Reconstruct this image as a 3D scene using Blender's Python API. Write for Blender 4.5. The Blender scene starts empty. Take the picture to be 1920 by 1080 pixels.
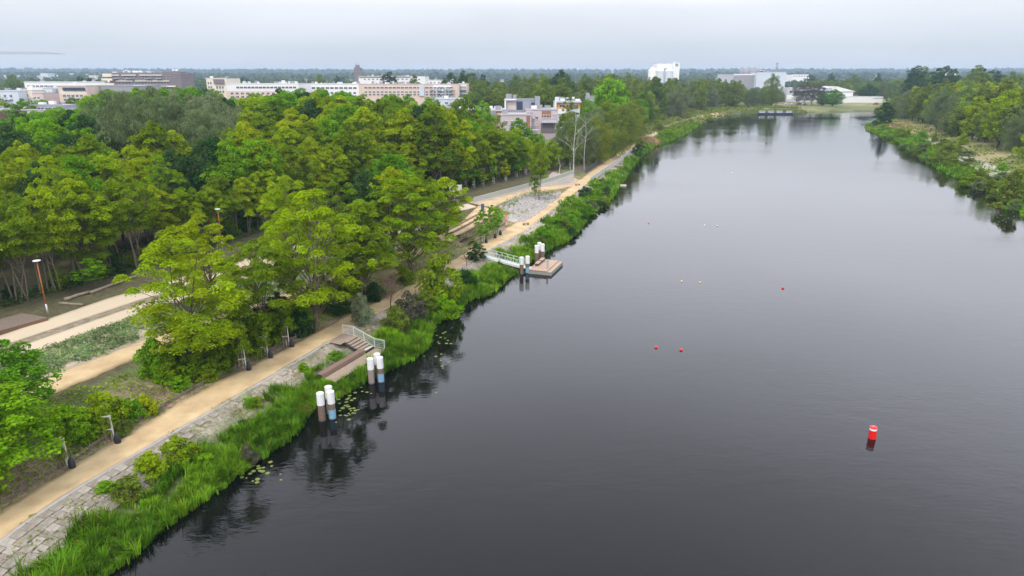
import bpy, math, random
import numpy as np
from mathutils import Vector, Matrix
R = math.radians
S = bpy.context.scene
COL = S.collection
random.seed(7)
RNG = np.random.default_rng(11)

# ------------------------------------------------------------------ camera
CAMH, PITCH = 30.0, math.atan((540-136)/1280)
cam = bpy.data.cameras.new('camera'); camo = bpy.data.objects.new('camera', cam); COL.objects.link(camo)
camo.location = (0, 0, CAMH); camo.rotation_euler = (math.pi/2-PITCH, 0, 0)
cam.sensor_width = 36; cam.lens = 24; cam.clip_start = .5; cam.clip_end = 30000
S.camera = camo
S.view_settings.view_transform = 'Standard'; S.view_settings.look = 'None'
S.view_settings.gamma = 1; S.view_settings.use_curve_mapping = False
S.view_settings.exposure = 0.45

# ------------------------------------------------------------------ sky and sun
SUN_EL, SUN_AZ = R(52), R(205)      # azimuth clockwise from +Y (north): behind the camera, a little to the left
w = bpy.data.worlds.new('World'); S.world = w; w.use_nodes = True
nt = w.node_tree; nt.nodes.clear()
def N(nt, typ, **kw):
    n = nt.nodes.new(typ)
    for k, v in kw.items():
        if k.startswith('i_'): n.inputs[k[2:].replace('_', ' ')].default_value = v
        else: setattr(n, k, v)
    return n
def ramp(nt, fac, stops, interp='LINEAR'):
    n = nt.nodes.new('ShaderNodeValToRGB'); cr = n.color_ramp; cr.interpolation = interp
    while len(cr.elements) < len(stops): cr.elements.new(.5)
    for e, (p, c) in zip(cr.elements, stops):
        e.position = p; e.color = (*c, 1) if len(c) == 3 else c
    nt.links.new(fac, n.inputs[0]); return n.outputs[0]
sky = N(nt, 'ShaderNodeTexSky', sky_type='NISHITA', sun_disc=False, sun_elevation=SUN_EL, sun_rotation=SUN_AZ)
tc = N(nt, 'ShaderNodeTexCoord'); sep = N(nt, 'ShaderNodeSeparateXYZ'); nt.links.new(tc.outputs['Generated'], sep.inputs[0])
# overcast cloud deck: pale blue-grey at the horizon, brighter overhead
cl = ramp(nt, sep.outputs[2], [(0.0, (4.8, 5.3, 6.1)), (.03, (4.95, 5.45, 6.25)), (.085, (6.7, 6.9, 7.4)), (.15, (12., 12.2, 13.2)), (.3, (17.2, 17.5, 19.4)), (.42, (17.4, 17.8, 19.8)), (.68, (11., 11.4, 12.6)), (1, (11., 11.3, 12.4))])
mp = N(nt, 'ShaderNodeMapping'); mp.inputs['Scale'].default_value = (1.6, 1.6, 7)
nt.links.new(tc.outputs['Generated'], mp.inputs[0])
nz = N(nt, 'ShaderNodeTexNoise', i_Scale=1.5, i_Detail=5.0, i_Roughness=.5); nt.links.new(mp.outputs[0], nz.inputs[0])
nr = N(nt, 'ShaderNodeMapRange'); nr.inputs[1].default_value = .3; nr.inputs[2].default_value = .7; nr.inputs[3].default_value = .93; nr.inputs[4].default_value = 1.07
nt.links.new(nz.outputs[0], nr.inputs[0])
mul = N(nt, 'ShaderNodeVectorMath', operation='SCALE'); nt.links.new(cl, mul.inputs[0]); nt.links.new(nr.outputs[0], mul.inputs[3])
mx = N(nt, 'ShaderNodeMix', data_type='RGBA'); mx.inputs[0].default_value = .93
nt.links.new(sky.outputs[0], mx.inputs[6]); nt.links.new(mul.outputs[0], mx.inputs[7])
bg = N(nt, 'ShaderNodeBackground'); bg.inputs[1].default_value = .1
out = N(nt, 'ShaderNodeOutputWorld'); nt.links.new(mx.outputs[2], bg.inputs[0]); nt.links.new(bg.outputs[0], out.inputs[0])
sl = bpy.data.lights.new('sun', 'SUN'); sl.energy = 1.5; sl.angle = R(12); sl.color = (1, .93, .80)
so = bpy.data.objects.new('sun', sl); COL.objects.link(so)
sd = Vector((math.sin(SUN_AZ)*math.cos(SUN_EL), math.cos(SUN_AZ)*math.cos(SUN_EL), math.sin(SUN_EL)))
so.rotation_euler = sd.to_track_quat('Z', 'Y').to_euler(); so.location = (0, 0, 60)

# ------------------------------------------------------------------ measuring: photo pixel -> point on a level or at a distance
cP, sP = math.cos(PITCH), math.sin(PITCH)
def G(px, py, z=0.0):
    u, v = (px-960)/1280, (py-540)/1280
    t = (CAMH-z)/(sP+v*cP); return (u*t, (cP-v*sP)*t)
def AT(px, py, Y):
    k = (py-540)/1280; h = Y*(sP+k*cP)/(cP-k*sP); f = Y*cP+h*sP
    return (px-960)/1280*f, CAMH-h          # x, z
def PIX(x, y, z):
    f = y*cP+(CAMH-z)*sP; d = -y*sP+(CAMH-z)*cP
    return 960+1280*x/f, 540+1280*d/f

# ------------------------------------------------------------------ materials
MATS = {}
def mat(name, col=(.5, .5, .5), rough=.8, metal=0, noise=0, nscale=5, bump=0, bscale=30, spec=None, col2=None, coord='Object', alpha=1):
    if name in MATS: return MATS[name]
    m = bpy.data.materials.new(name); m.use_nodes = True; t = m.node_tree; b = t.nodes['Principled BSDF']
    b.inputs['Roughness'].default_value = rough; b.inputs['Metallic'].default_value = metal
    if spec is not None: b.inputs['Specular IOR Level'].default_value = spec
    b.inputs['Base Color'].default_value = (*col, 1); b.inputs['Alpha'].default_value = alpha
    tcn = N(t, 'ShaderNodeTexCoord')
    if noise:
        nn = N(t, 'ShaderNodeTexNoise', i_Scale=nscale, i_Detail=6.0, i_Roughness=.65); t.links.new(tcn.outputs[coord], nn.inputs[0])
        c2 = col2 or tuple(c*(1-noise) for c in col)
        t.links.new(ramp(t, nn.outputs[0], [(.3, c2), (.68, col)]), b.inputs['Base Color'])
    if bump:
        bn = N(t, 'ShaderNodeTexNoise', i_Scale=bscale, i_Detail=5.0); t.links.new(tcn.outputs[coord], bn.inputs[0])
        bm = N(t, 'ShaderNodeBump', i_Strength=bump, i_Distance=.05); t.links.new(bn.outputs[0], bm.inputs['Height']); t.links.new(bm.outputs[0], b.inputs['Normal'])
    MATS[name] = m; return m
def leafmat(name, stops, trans=.42, rough=.75):
    """foliage: each tree its own hue between the stops, each leaf its own tint"""
    if name in MATS: return MATS[name]
    m = bpy.data.materials.new(name); m.use_nodes = True; t = m.node_tree; t.nodes.clear()
    oi = N(t, 'ShaderNodeObjectInfo'); at = N(t, 'ShaderNodeAttribute', attribute_name='tint')
    c = ramp(t, oi.outputs['Random'], stops)
    mm = N(t, 'ShaderNodeMix', data_type='RGBA', blend_type='MULTIPLY'); mm.inputs[0].default_value = 1
    t.links.new(c, mm.inputs[6]); t.links.new(at.outputs['Color'], mm.inputs[7])
    df = N(t, 'ShaderNodeBsdfDiffuse'); tr = N(t, 'ShaderNodeBsdfTranslucent'); gl = N(t, 'ShaderNodeBsdfGlossy'); gl.inputs['Roughness'].default_value = .5
    t.links.new(mm.outputs[2], df.inputs[0]); t.links.new(mm.outputs[2], tr.inputs[0])
    gl.inputs[0].default_value = (.6, .65, .55, 1)
    m1 = N(t, 'ShaderNodeMixShader'); m1.inputs[0].default_value = trans; t.links.new(df.outputs[0], m1.inputs[1]); t.links.new(tr.outputs[0], m1.inputs[2])
    m2 = N(t, 'ShaderNodeMixShader'); m2.inputs[0].default_value = .006; t.links.new(m1.outputs[0], m2.inputs[1]); t.links.new(gl.outputs[0], m2.inputs[2])
    o = N(t, 'ShaderNodeOutputMaterial'); t.links.new(m2.outputs[0], o.inputs[0])
    MATS[name] = m; return m
L_LOC = leafmat('locust_leaf', [(0, (.29, .40, .004)), (.35, (.235, .36, .006)), (.7, (.37, .44, .004)), (1, (.18, .31, .006))])
L_LOCD = leafmat('locust_leaf_deep', [(0, (.15, .25, .008)), (.5, (.20, .30, .008)), (1, (.12, .21, .010))])
L_MAP = leafmat('maple_leaf', [(0, (.14, .34, .008)), (.5, (.20, .38, .008)), (1, (.10, .26, .010))])
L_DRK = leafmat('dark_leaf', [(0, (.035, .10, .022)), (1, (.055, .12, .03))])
L_GRY = leafmat('willow_leaf', [(0, (.15, .205, .08)), (.5, (.125, .18, .065)), (1, (.19, .235, .11))])
L_OLV = leafmat('olive_leaf', [(0, (.17, .23, .025)), (.5, (.14, .20, .025)), (1, (.22, .27, .03))])
L_FAR = leafmat('far_leaf', [(0, (.13, .22, .03)), (.3, (.21, .29, .03)), (.6, (.10, .17, .035)), (1, (.18, .25, .05))])
L_RED = leafmat('reed_leaf', [(0, (.13, .29, .012)), (1, (.13, .29, .012))], trans=.3)
L_BLU = leafmat('bed_leaf', [(0, (.15, .24, .10)), (1, (.15, .24, .10))])
L_PAD = mat('pad_leaf', (.19, .24, .05), .5, noise=.5, nscale=3)
L_FARD = leafmat('far_leaf_dark', [(0, (.075, .125, .035)), (1, (.075, .125, .035))])
L_DRY = leafmat('dry_reed', [(0, (.42, .33, .17)), (1, (.42, .33, .17))])
L_BRN = leafmat('grey_brown_leaf', [(0, (.11, .11, .07)), (1, (.13, .12, .085))])
BARK = mat('bark', (.16, .125, .085), .9, noise=.5, nscale=3, bump=.5, bscale=12)
BARKD = mat('bark_dark', (.07, .058, .045), .9, noise=.5, nscale=3)
BIRCH = mat('bark_birch', (.62, .6, .54), .7, noise=.55, nscale=2.2)
TWIG = mat('twig', (.15, .09, .07), .9)
WHITE = mat('white_paint', (.8, .8, .8), .5, noise=.22, nscale=4)
STEELB = mat('pile_brown', (.20, .135, .10), .75, noise=.35, nscale=4)
STEELG = mat('pile_grey', (.30, .25, .22), .75, noise=.3, nscale=4)
PBLUE = mat('pile_blue', (.22, .42, .56), .6, noise=.3, nscale=5)
DECKW = mat('deck_wood', (.40, .305, .235), .75, noise=.3, nscale=6, bump=.3)
DECKR = mat('bench_wood', (.27, .175, .13), .7, noise=.35, nscale=6)
DECKB = mat('pontoon_wood', (.46, .33, .235), .75, noise=.25, nscale=5)
OLDW = mat('old_wood', (.22, .165, .13), .9, noise=.4, nscale=5)
GALV = mat('galvanised', (.55, .57, .58), .45, metal=.6, noise=.2)
GALVP = mat('pale_steel', (.62, .66, .63), .5, noise=.15)
CONC = mat('concrete', (.42, .39, .36), .9, noise=.25, nscale=1.2, bump=.3)
CONCL = mat('concrete_light', (.55, .51, .46), .9, noise=.18, nscale=.8)
LOGM = mat('log_wood', (.30, .24, .175), .9, noise=.4, nscale=3)
DARKM = mat('dark_metal', (.06, .065, .07), .5)
ORNG = mat('rust_orange', (.42, .13, .03), .6, noise=.35, nscale=2)
REDP = mat('red_paint', (.72, .012, .012), .35)
BLUEP = mat('blue_paint', (.015, .09, .30), .45)
BAG = mat('black_bag', (.018, .02, .024), .6)
YEL = mat('yellow_plastic', (.75, .6, .04), .4)
GLASSD = mat('dark_glass', (.05, .065, .085), .12)
GLASST = mat('railing_glass', (.36, .385, .36), .35)
def sandmat(name, a, b, sc):
    m = bpy.data.materials.new(name); m.use_nodes = True; t = m.node_tree; bs = t.nodes['Principled BSDF']; bs.inputs['Roughness'].default_value = .95
    tcn = N(t, 'ShaderNodeTexCoord')
    n1 = N(t, 'ShaderNodeTexNoise', i_Scale=sc, i_Detail=8.0, i_Roughness=.6); n2 = N(t, 'ShaderNodeTexNoise', i_Scale=22., i_Detail=4.0)
    t.links.new(tcn.outputs['Object'], n1.inputs[0]); t.links.new(tcn.outputs['Object'], n2.inputs[0])
    ad = N(t, 'ShaderNodeMath', operation='ADD'); t.links.new(n1.outputs[0], ad.inputs[0])
    ml = N(t, 'ShaderNodeMath', operation='MULTIPLY'); ml.inputs[1].default_value = .25; t.links.new(n2.outputs[0], ml.inputs[0]); t.links.new(ml.outputs[0], ad.inputs[1])
    t.links.new(ramp(t, ad.outputs[0], [(.45, b), (.8, a)]), bs.inputs['Base Color'])
    bm = N(t, 'ShaderNodeBump', i_Strength=.4, i_Distance=.04); t.links.new(n2.outputs[0], bm.inputs['Height']); t.links.new(bm.outputs[0], bs.inputs['Normal'])
    MATS[name] = m; return m
SAND = sandmat('sand_path', (.60, .45, .25), (.42, .29, .155), .45)
LANE = sandmat('lane_concrete', (.55, .45, .32), (.50, .41, .29), .15)
STRIPM = sandmat('gravel_strip', (.32, .26, .19), (.14, .12, .07), 1.2)
BEDM = sandmat('bed_soil', (.50, .42, .31), (.33, .28, .19), .6)
ROCKM = mat('rock', (.47, .43, .41), .9, noise=.35, nscale=2)
SLABM = mat('slab', (.33, .29, .24), .9, noise=.4, nscale=1.5, bump=.5, bscale=10)
SLABV = [mat('slab_mossy', (.29, .265, .205), .95, noise=.45, nscale=2.5), mat('slab_pale', (.40, .355, .30), .9, noise=.35, nscale=2), SLABM, SLABM, mat('slab_stained', (.30, .255, .205), .95, noise=.45, nscale=3)]

# ------------------------------------------------------------------ mesh helpers
def mesh_np(name, V, F, tint=None):
    V = np.asarray(V, dtype=np.float32); F = np.asarray(F, dtype=np.int32); k = F.shape[1]
    me = bpy.data.meshes.new(name); me.vertices.add(len(V)); me.vertices.foreach_set('co', V.ravel())
    me.loops.add(F.size); me.loops.foreach_set('vertex_index', F.ravel())
    me.polygons.add(len(F)); me.polygons.foreach_set('loop_start', np.arange(0, F.size, k, dtype=np.int32))
    me.polygons.foreach_set('loop_total', np.full(len(F), k, dtype=np.int32))
    me.update(calc_edges=True)
    if tint is not None:            # one colour per vertex
        a = me.color_attributes.new('tint', 'FLOAT_COLOR', 'POINT')
        c = np.ones((len(V), 4), dtype=np.float32); c[:, :3] = tint; a.data.foreach_set('color', c.ravel())
    return me
def tag(o, label=None, cat=None, group=None, kind=None):
    if label: o['label'] = label
    if cat: o['category'] = cat
    if group: o['group'] = group
    if kind: o['kind'] = kind
    return o
def link(name, me, m, parent=None, loc=None, rz=None):
    o = bpy.data.objects.new(name, me); COL.objects.link(o)
    if m is not None and me is not None and not me.materials: me.materials.append(m)
    if parent: o.parent = parent
    if loc is not None: o.location = loc
    if rz is not None: o.rotation_euler = (0, 0, rz)
    return o
def omat(o, m):
    if o.data.materials[0] != m:
        o.material_slots[0].link = 'OBJECT'; o.material_slots[0].material = m
def thing(name, label, cat, loc=(0, 0, 0), rz=0, group=None):
    o = bpy.data.objects.new(name, None); COL.objects.link(o); o.location = loc; o.rotation_euler = (0, 0, rz); o.empty_display_size = .3
    return tag(o, label, cat, group)
def copy_tree(o, loc=None, rz=None, label=None, group=None, parent=None):
    c = o.copy(); COL.objects.link(c); c.parent = parent
    if loc is not None: c.location = loc
    if rz is not None: c.rotation_euler = (0, 0, rz)
    if label: c['label'] = label
    if group: c['group'] = group
    for ch in list(o.children): copy_tree(ch, parent=c)
    return c
class MB:
    def __init__(s): s.v = []; s.f = []
    def box(s, c, d, rz=0, rx=0, ry=0):
        M = Matrix.Translation(c) @ Matrix.Rotation(rz, 4, 'Z') @ Matrix.Rotation(ry, 4, 'Y') @ Matrix.Rotation(rx, 4, 'X'); n = len(s.v)
        for x, y, z in ((-1, -1, -1), (1, -1, -1), (1, 1, -1), (-1, 1, -1), (-1, -1, 1), (1, -1, 1), (1, 1, 1), (-1, 1, 1)):
            s.v.append(M @ Vector((x*d[0]/2, y*d[1]/2, z*d[2]/2)))
        for q in ((3, 2, 1, 0), (4, 5, 6, 7), (0, 1, 5, 4), (1, 2, 6, 5), (2, 3, 7, 6), (3, 0, 4, 7)): s.f.append(tuple(n+i for i in q))
        return s
    def tube(s, pts, rad, n=8, cap=True):
        pts = [Vector(p) for p in pts]; rad = rad if hasattr(rad, '__len__') else [rad]*len(pts); base = len(s.v)
        for i, p in enumerate(pts):
            d = (pts[min(i+1, len(pts)-1)]-pts[max(i-1, 0)]).normalized()
            a = d.cross(Vector((0, 0, 1)) if abs(d.z) < .9 else Vector((0, 1, 0))).normalized(); b = d.cross(a)
            for k in range(n):
                t = 2*math.pi*k/n; s.v.append(p+(a*math.cos(t)+b*math.sin(t))*rad[i])
        for i in range(len(pts)-1):
            for k in range(n):
                a0 = base+i*n+k; a1 = base+i*n+(k+1) % n; s.f.append((a0, a1, a1+n, a0+n))
        if cap: s.f.append(tuple(base+k for k in range(n))[::-1]); s.f.append(tuple(base+(len(pts)-1)*n+k for k in range(n)))
        return s
    def poly(s, pts):
        n = len(s.v); s.v += [Vector(p) for p in pts]; s.f.append(tuple(range(n, n+len(pts)))); return s
    def mesh(s, name, m=None):
        me = bpy.data.meshes.new(name); me.from_pydata([tuple(v) for v in s.v], [], s.f); me.update()
        if m: me.materials.append(m)
        return me
    def build(s, name, m, parent=None, loc=None, rz=None, smooth=False, bevel=0):
        me = s.mesh(name, m)
        if smooth: me.polygons.foreach_set('use_smooth', [True]*len(me.polygons))
        o = link(name, me, m, parent, loc, rz)
        if bevel: b = o.modifiers.new('bevel', 'BEVEL'); b.width = bevel; b.segments = 2
        return o

# ------------------------------------------------------------------ plan of the land
SHORE = [(190, 1080), (242, 1045), (310, 985), (375, 940), (425, 905), (465, 870), (540, 825), (572, 780), (590, 755), (632, 745), (682, 715), (720, 697), (770, 675), (800, 652), (805, 622), (840, 590), (880, 562), (915, 555), (965, 515), (1027, 470), (1065, 450), (1087, 432), (1100, 405), (1130, 385), (1150, 370), (1172, 332), (1185, 310), (1220, 280), (1286, 252), (1320, 230), (1345, 218), (1420, 212), (1500, 212), (1560, 209), (1640, 207)]
RIGHT = [(1625, 232), (1625, 245), (1662, 257), (1690, 272), (1722, 292), (1752, 312), (1770, 322), (1810, 340), (1855, 360), (1890, 380), (1920, 405)]
LS = [(-34, -120), (-29, 10), (-27, 25)] + [G(*p) for p in SHORE]
RS = [(360, 600), (330, 540), (262, 470)] + [G(*p) for p in RIGHT] + [(104, 120), (92, 80), (84, 40), (80, -120)]
def refine(pts, step, amp, seed):
    r = random.Random(seed); o = []
    for a, b in zip(pts, pts[1:]):
        L = math.dist(a, b); n = max(1, int(L/step))
        for i in range(n):
            t = i/n; j = amp*(0 if i == 0 else 1)*min(1, L/step/2)
            o.append((a[0]+(b[0]-a[0])*t+r.uniform(-j, j), a[1]+(b[1]-a[1])*t+r.uniform(-j, j)))
    return o+[pts[-1]]
LSf, RSf = refine(LS, 2.5, .5, 1)[:260], refine(RS, 4, .8, 2)
LSf = refine(LS, 3, .45, 1)
WPOLY = np.array(LSf+RSf)
def seg_dist(P, A, B):
    """min distance of the points P to the segments A-B, which segment, and the position along it"""
    P = np.asarray(P, float); n = len(P); best = np.zeros(n); idx = np.zeros(n, int); tt = np.zeros(n); D = B-A; L2 = np.maximum((D*D).sum(1), 1e-9)
    def calc(p, sg):
        q = p[:, None]-A[sg][None]; t = np.clip((q*D[sg][None]).sum(2)/L2[sg][None], 0, 1); q -= D[sg][None]*t[..., None]; d = np.hypot(q[..., 0], q[..., 1]); k = d.argmin(1); i = np.arange(len(p)); return d[i, k], sg[k], t[i, k], d
    def rec(ids, sg):
        p = P[ids]; lo_, hi_ = p.min(0), p.max(0); c = (lo_+hi_)/2; rad = np.hypot(*(hi_-lo_))/2
        if len(sg) > 4:
            d = calc(c[None], sg)[3][0]; sg = sg[d <= d.min()+2*rad+1e-6]
        if len(ids)*len(sg) < 6000 or len(ids) < 60 or len(sg) <= 4:
            for k in range(0, len(ids), 20000): j = ids[k:k+20000]; best[j], idx[j], tt[j], _ = calc(P[j], sg)
            return
        ax = int((hi_-lo_)[1] > (hi_-lo_)[0]); o = np.argsort(p[:, ax], kind='stable'); h = len(ids)//2; rec(ids[o[:h]], sg); rec(ids[o[h:]], sg)
    if n: rec(np.arange(n), np.arange(len(A)))
    return best, idx, tt
def inside(P, poly):
    P = np.asarray(P, float); poly = np.asarray(poly, float); r = np.zeros(len(P), bool); o = np.argsort(P[:, 1]); A_, B_ = np.roll(poly, 1, 0), poly
    y0, y1 = np.minimum(A_[:, 1], B_[:, 1]), np.maximum(A_[:, 1], B_[:, 1])
    for k in range(0, len(o), 3000):
        j = o[k:k+3000]; x, y = P[j, 0], P[j, 1]; c = np.zeros(len(j), bool)
        for e in np.nonzero((y1 >= y[0]) & (y0 <= y[-1]) & (y0 != y1))[0]:
            (ax, ay), (bx, by) = A_[e], B_[e]; c ^= ((ay > y) != (by > y)) & (x < (bx-ax)*(y-ay)/(by-ay)+ax)
        r[j] = c
    return r
def polyd(P, pts):
    a = np.array(pts); return seg_dist(P, a[:-1], a[1:])
PUP = [(0, 962), (112, 882), (175, 850), (250, 812), (337, 752), (437, 697), (507, 670), (595, 620), (640, 597), (765, 537), (848, 488), (910, 455), (952, 427), (995, 400), (1030, 382), (1060, 357), (1090, 335), (1117, 315), (1163, 283), (1181, 273), (1207, 257), (1227, 249)]
PLO = [(0, 994), (75, 957), (155, 905), (225, 867), (300, 825), (375, 780), (465, 730), (562, 672), (612, 640), (650, 620), (805, 537), (862, 502), (922, 465), (965, 445), (1002, 420), (1035, 395), (1072, 367), (1107, 340), (1165, 300), (1191, 279), (1214, 260), (1234, 250)]
ZP, ZT = 1.9, 3.2
def resample(pts, n):
    a = np.array(pts, float); L = np.r_[0, np.cumsum(np.hypot(*(a[1:]-a[:-1]).T))]; s = np.linspace(0, L[-1], n)
    return np.c_[np.interp(s, L, a[:, 0]), np.interp(s, L, a[:, 1])]
up = np.array([(-37.5, 5)]+[G(a, b, ZP) for a, b in PUP]+[(84, 385), (104, 430), (128, 480), (150, 520), (190, 562)])
lo = np.array([(-34.3, 5)]+[G(a, b, ZP) for a, b in PLO]+[(86.5, 383), (106.5, 428), (130, 477), (152, 517), (192, 559)])
up, lo = resample(up, 220), resample(lo, 220)
# pair each inland point with the nearest point of the waterside edge
up2 = np.array([up[np.argmin(np.hypot(*(up-q).T))] for q in lo]); PC = (up2+lo)/2; PW = np.hypot(*(up2-lo).T)/2
def smooth1(a, k=5):
    p = np.pad(a, ((k, k), (0, 0)) if a.ndim == 2 else (k, k), mode='edge'); w_ = np.ones(2*k+1)/(2*k+1)
    return np.stack([np.convolve(p[:, i], w_, 'valid') for i in range(a.shape[1])], 1) if a.ndim == 2 else np.convolve(p, w_, 'valid')
PC = smooth1(PC, 2); PW = np.maximum(smooth1(PW, 2), 1.25)
# the promenade lanes on the terrace: pixel corners carried on in a straight line towards the ramp
LANES = {
 'paved_lane_upper': ([(-75, 37)]+[G(*p, ZT) for p in [(0, 630), (202, 560)]]+[(-42.5, 95), (-32, 114), (-21, 130), (-9.5, 145)],
                      [(-70, 35)]+[G(*p, ZT) for p in [(0, 650), (270, 560)]]+[(-39, 91), (-28.5, 110), (-18, 126), (-7.5, 141.5)]),
 'gravel_strip': ([(-70, 35)]+[G(*p, ZT) for p in [(0, 650), (270, 560)]]+[(-39, 91), (-28.5, 110), (-19, 125)],
                  [(-68.2, 34)]+[G(*p, ZT) for p in [(0, 663), (275, 567)]]+[(-37.5, 89.5), (-27.2, 108.5), (-19, 124)]),
 'paved_lane_lower': ([(-68.2, 34)]+[G(*p, ZT) for p in [(0, 663), (275, 567)]]+[(-37.5, 89.5), (-27.2, 108.5), (-17, 125)],
                      [(-65, 32)]+[G(*p, ZT) for p in [(0, 684), (275, 585)]]+[(-35, 87.5), (-25, 106), (-15, 122)]),
 'planting_bed': ([(-65, 32)]+[G(*p, ZT) for p in [(0, 684), (275, 585)]]+[(-35.2, 87.5), (-25.3, 106), (-18, 117)],
                  [(-55, 28)]+[G(*p, ZT) for p in [(40, 727), (275, 637)]]+[(-29, 82), (-19.5, 100), (-15, 110)]),
 'sandy_terrace_path': ([(-55, 28)]+[G(*p, ZT) for p in [(40, 727), (275, 637)]]+[(-29, 82), (-19.5, 100), (-13.5, 113), (-9.5, 126), (-7, 143)],
                        [(-51.5, 27)]+[G(*p, ZT) for p in [(60, 753), (160, 712), (295, 655)]]+[(-26.6, 80.5), (-17, 98.5), (-11, 111), (-6.5, 124), (-3, 137)]),
}
RAMP = ([(-9.5, 146), (-1, 163), (8, 178), (17.5, 190)], [(-4, 140), (4.3, 157.5), (12, 172), (19.5, 184)])
WALL = [G(888, 382, 3.2), G(960, 366, 2.9), G(1035, 350, 2.4), G(1075, 338, 2.2)]

DKC, DKS = math.cos(R(65.5)), math.sin(R(65.5))     # the deck's direction: the bank is cut down under it
def hfun(P):
    P = np.asarray(P, float).reshape(-1, 2); x, y = P[:, 0], P[:, 1]
    dS, _, _ = polyd(P, np.vstack([WPOLY, WPOLY[:1]])); ins = inside(P, WPOLY)
    dL, _, _ = polyd(P, LSf); left = (dL <= dS+1e-6) & ~ins
    dp, i, t = polyd(P, PC); a, b = PC[i], PC[i+1]; hw = PW[i]*(1-t)+PW[i+1]*t
    inland = ((b[:, 0]-a[:, 0])*(y-a[:, 1])-(b[:, 1]-a[:, 1])*(x-a[:, 0])) > 0
    e = np.maximum(dp-hw, 0); sm = lambda q: q*q*(3-2*q)
    r = np.clip(dS/(dS+e+.01), 0, 1); hw_ = ZP*np.clip(.15+.85*r**.85, 0, 1)*np.minimum(1, dS/.8+.05)
    hi = ZP+(ZT-ZP)*sm(np.clip((e-.6)/6.2, 0, 1))
    z = np.where(inland, hi, hw_); z = np.where(e <= 0, ZP, z)
    far = np.clip((y-360)/200, 0, 1)
    zr = 2.3*sm(np.clip(dS/9, 0, 1))+np.clip((dS-14)/30, 0, 1)*2.5+.1
    z = np.where(left, z, zr); z = np.where(y > 560, 2.6*sm(np.clip(dS/14, 0, 1))+.1, z)
    r_ = np.hypot(x, y); z = z+np.clip((r_-1500)/4500, 0, 1)*26
    du, dv_ = (x+18.55)*DKC+(y-61.95)*DKS, -(x+18.55)*DKS+(y-61.95)*DKC
    z = np.where((du > -.5) & (du < 9.4) & (dv_ > -1.9) & (dv_ <= 1.2), np.minimum(z, .5), z)
    z = np.where((du > 6.4) & (du < 9.4) & (dv_ > 1.2) & (dv_ < 4.7), np.minimum(z, .5+np.clip(dv_-1.2, 0, 3)*.4), z)
    z = np.where(ins, -np.clip(dS*.5, 0, 1.6)-.05, z)
    return z, dict(dS=dS, ins=ins, left=left, e=e, inland=inland)
def H1(x, y): return float(hfun([(x, y)])[0][0])

# ---- ground: one sheet to the horizon
ys = list(np.arange(-120, 30, 6.)); y_ = 30.; st = .55
while y_ < 9000:
    ys.append(y_); y_ += st
    if y_ > 130: st *= 1.022
ys = np.array(ys); NX = 420
tt_ = np.linspace(0, 1, NX)**1.5
rows = []
for yy in ys:
    f = max(yy, 30.); rows.append(np.c_[-1.0*f-50+(2.1*f+230)*tt_, np.full(NX, yy)])
GP = np.vstack(rows)
GZ, GI = hfun(GP)
LANEP = {k: np.vstack([np.array(u), np.array(l)[::-1]]) for k, (u, l) in LANES.items()}
LANEP['ramp_path'] = np.vstack([np.array(RAMP[0]), np.array(RAMP[1])[::-1]])
hardmask = np.zeros(len(GP), bool)
near = (GP[:, 1] < 260) & (GP[:, 0] < 60)
for k, pl in LANEP.items():
    m = near.copy(); m[near] = inside(GP[near], pl); hardmask |= m
hardmask |= (GI['e'] <= 0) & GI['left']
GZ2 = GZ-np.where(hardmask, .16, 0)
def vnoise(P, s, seed):
    """smooth value noise in numpy"""
    r = np.random.default_rng(seed); T = r.random((256, 256)); q = P/s; i = np.floor(q).astype(int); f = q-i; f = f*f*(3-2*f)
    a = T[i[:, 0] % 256, i[:, 1] % 256]; b = T[(i[:, 0]+1) % 256, i[:, 1] % 256]; c = T[i[:, 0] % 256, (i[:, 1]+1) % 256]; d = T[(i[:, 0]+1) % 256, (i[:, 1]+1) % 256]
    return (a*(1-f[:, 0])+b*f[:, 0])*(1-f[:, 1])+(c*(1-f[:, 0])+d*f[:, 0])*f[:, 1]
n1, n2, n3 = vnoise(GP, 3.1, 1), vnoise(GP, 1.1, 2), vnoise(GP, 14, 3)
soil, grass, litter, stone, drygrass, mudc = map(np.array, ((.27, .20, .135), (.085, .125, .03), (.085, .07, .035), (.37, .32, .27), (.30, .26, .12), (.05, .045, .03)))
C = np.tile(grass, (len(GP), 1))
def mixc(m, c, k=1.0):
    k = np.broadcast_to(k, len(GP))[m][:, None]; C[m] = C[m]*(1-k)+c*k
L_ = GI['left']; dS, e = GI['dS'], GI['e']
mixc(L_ & GI['inland'], soil, np.clip(1.2-(e-1)/7, 0, 1)*np.clip(n1*1.6, 0, 1))
mixc(L_ & GI['inland'] & (e > 8), litter, .85)
ws = L_ & ~GI['inland']
mixc(ws, mudc, np.clip(1-dS/1.5, 0, 1)*.9)
mixc(ws & (e < 3.2) & (GP[:, 1] < 320), stone, np.clip(1.3-e/3.0, 0, 1)*np.clip((n1+n2)*1.0, .35, 1))
R_ = ~L_ & ~GI['ins'] & (GP[:, 1] < 470)
mixc(R_, drygrass, np.clip(n3*1.3+n1*.5-.25, 0, 1)*np.clip(dS/8, 0, 1))
mixc((GP[:, 1] > 560), drygrass, np.clip(n3-.1, 0, .8))
mixc(GI['ins'], mudc, 1.)
C *= (.8+.4*n2)[:, None]
NR = len(ys); ii = np.arange((NR-1)*(NX-1)); r0 = ii//(NX-1)*NX+ii % (NX-1)
GZ2 = GZ2+np.where(~GI['ins'] & ~hardmask & (GP[:, 1] < 400), (n2-.5)*.12*np.clip(dS, 0, 1), 0)
gme = mesh_np('ground', np.c_[GP, GZ2], np.c_[r0, r0+1, r0+1+NX, r0+NX], C)
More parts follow.
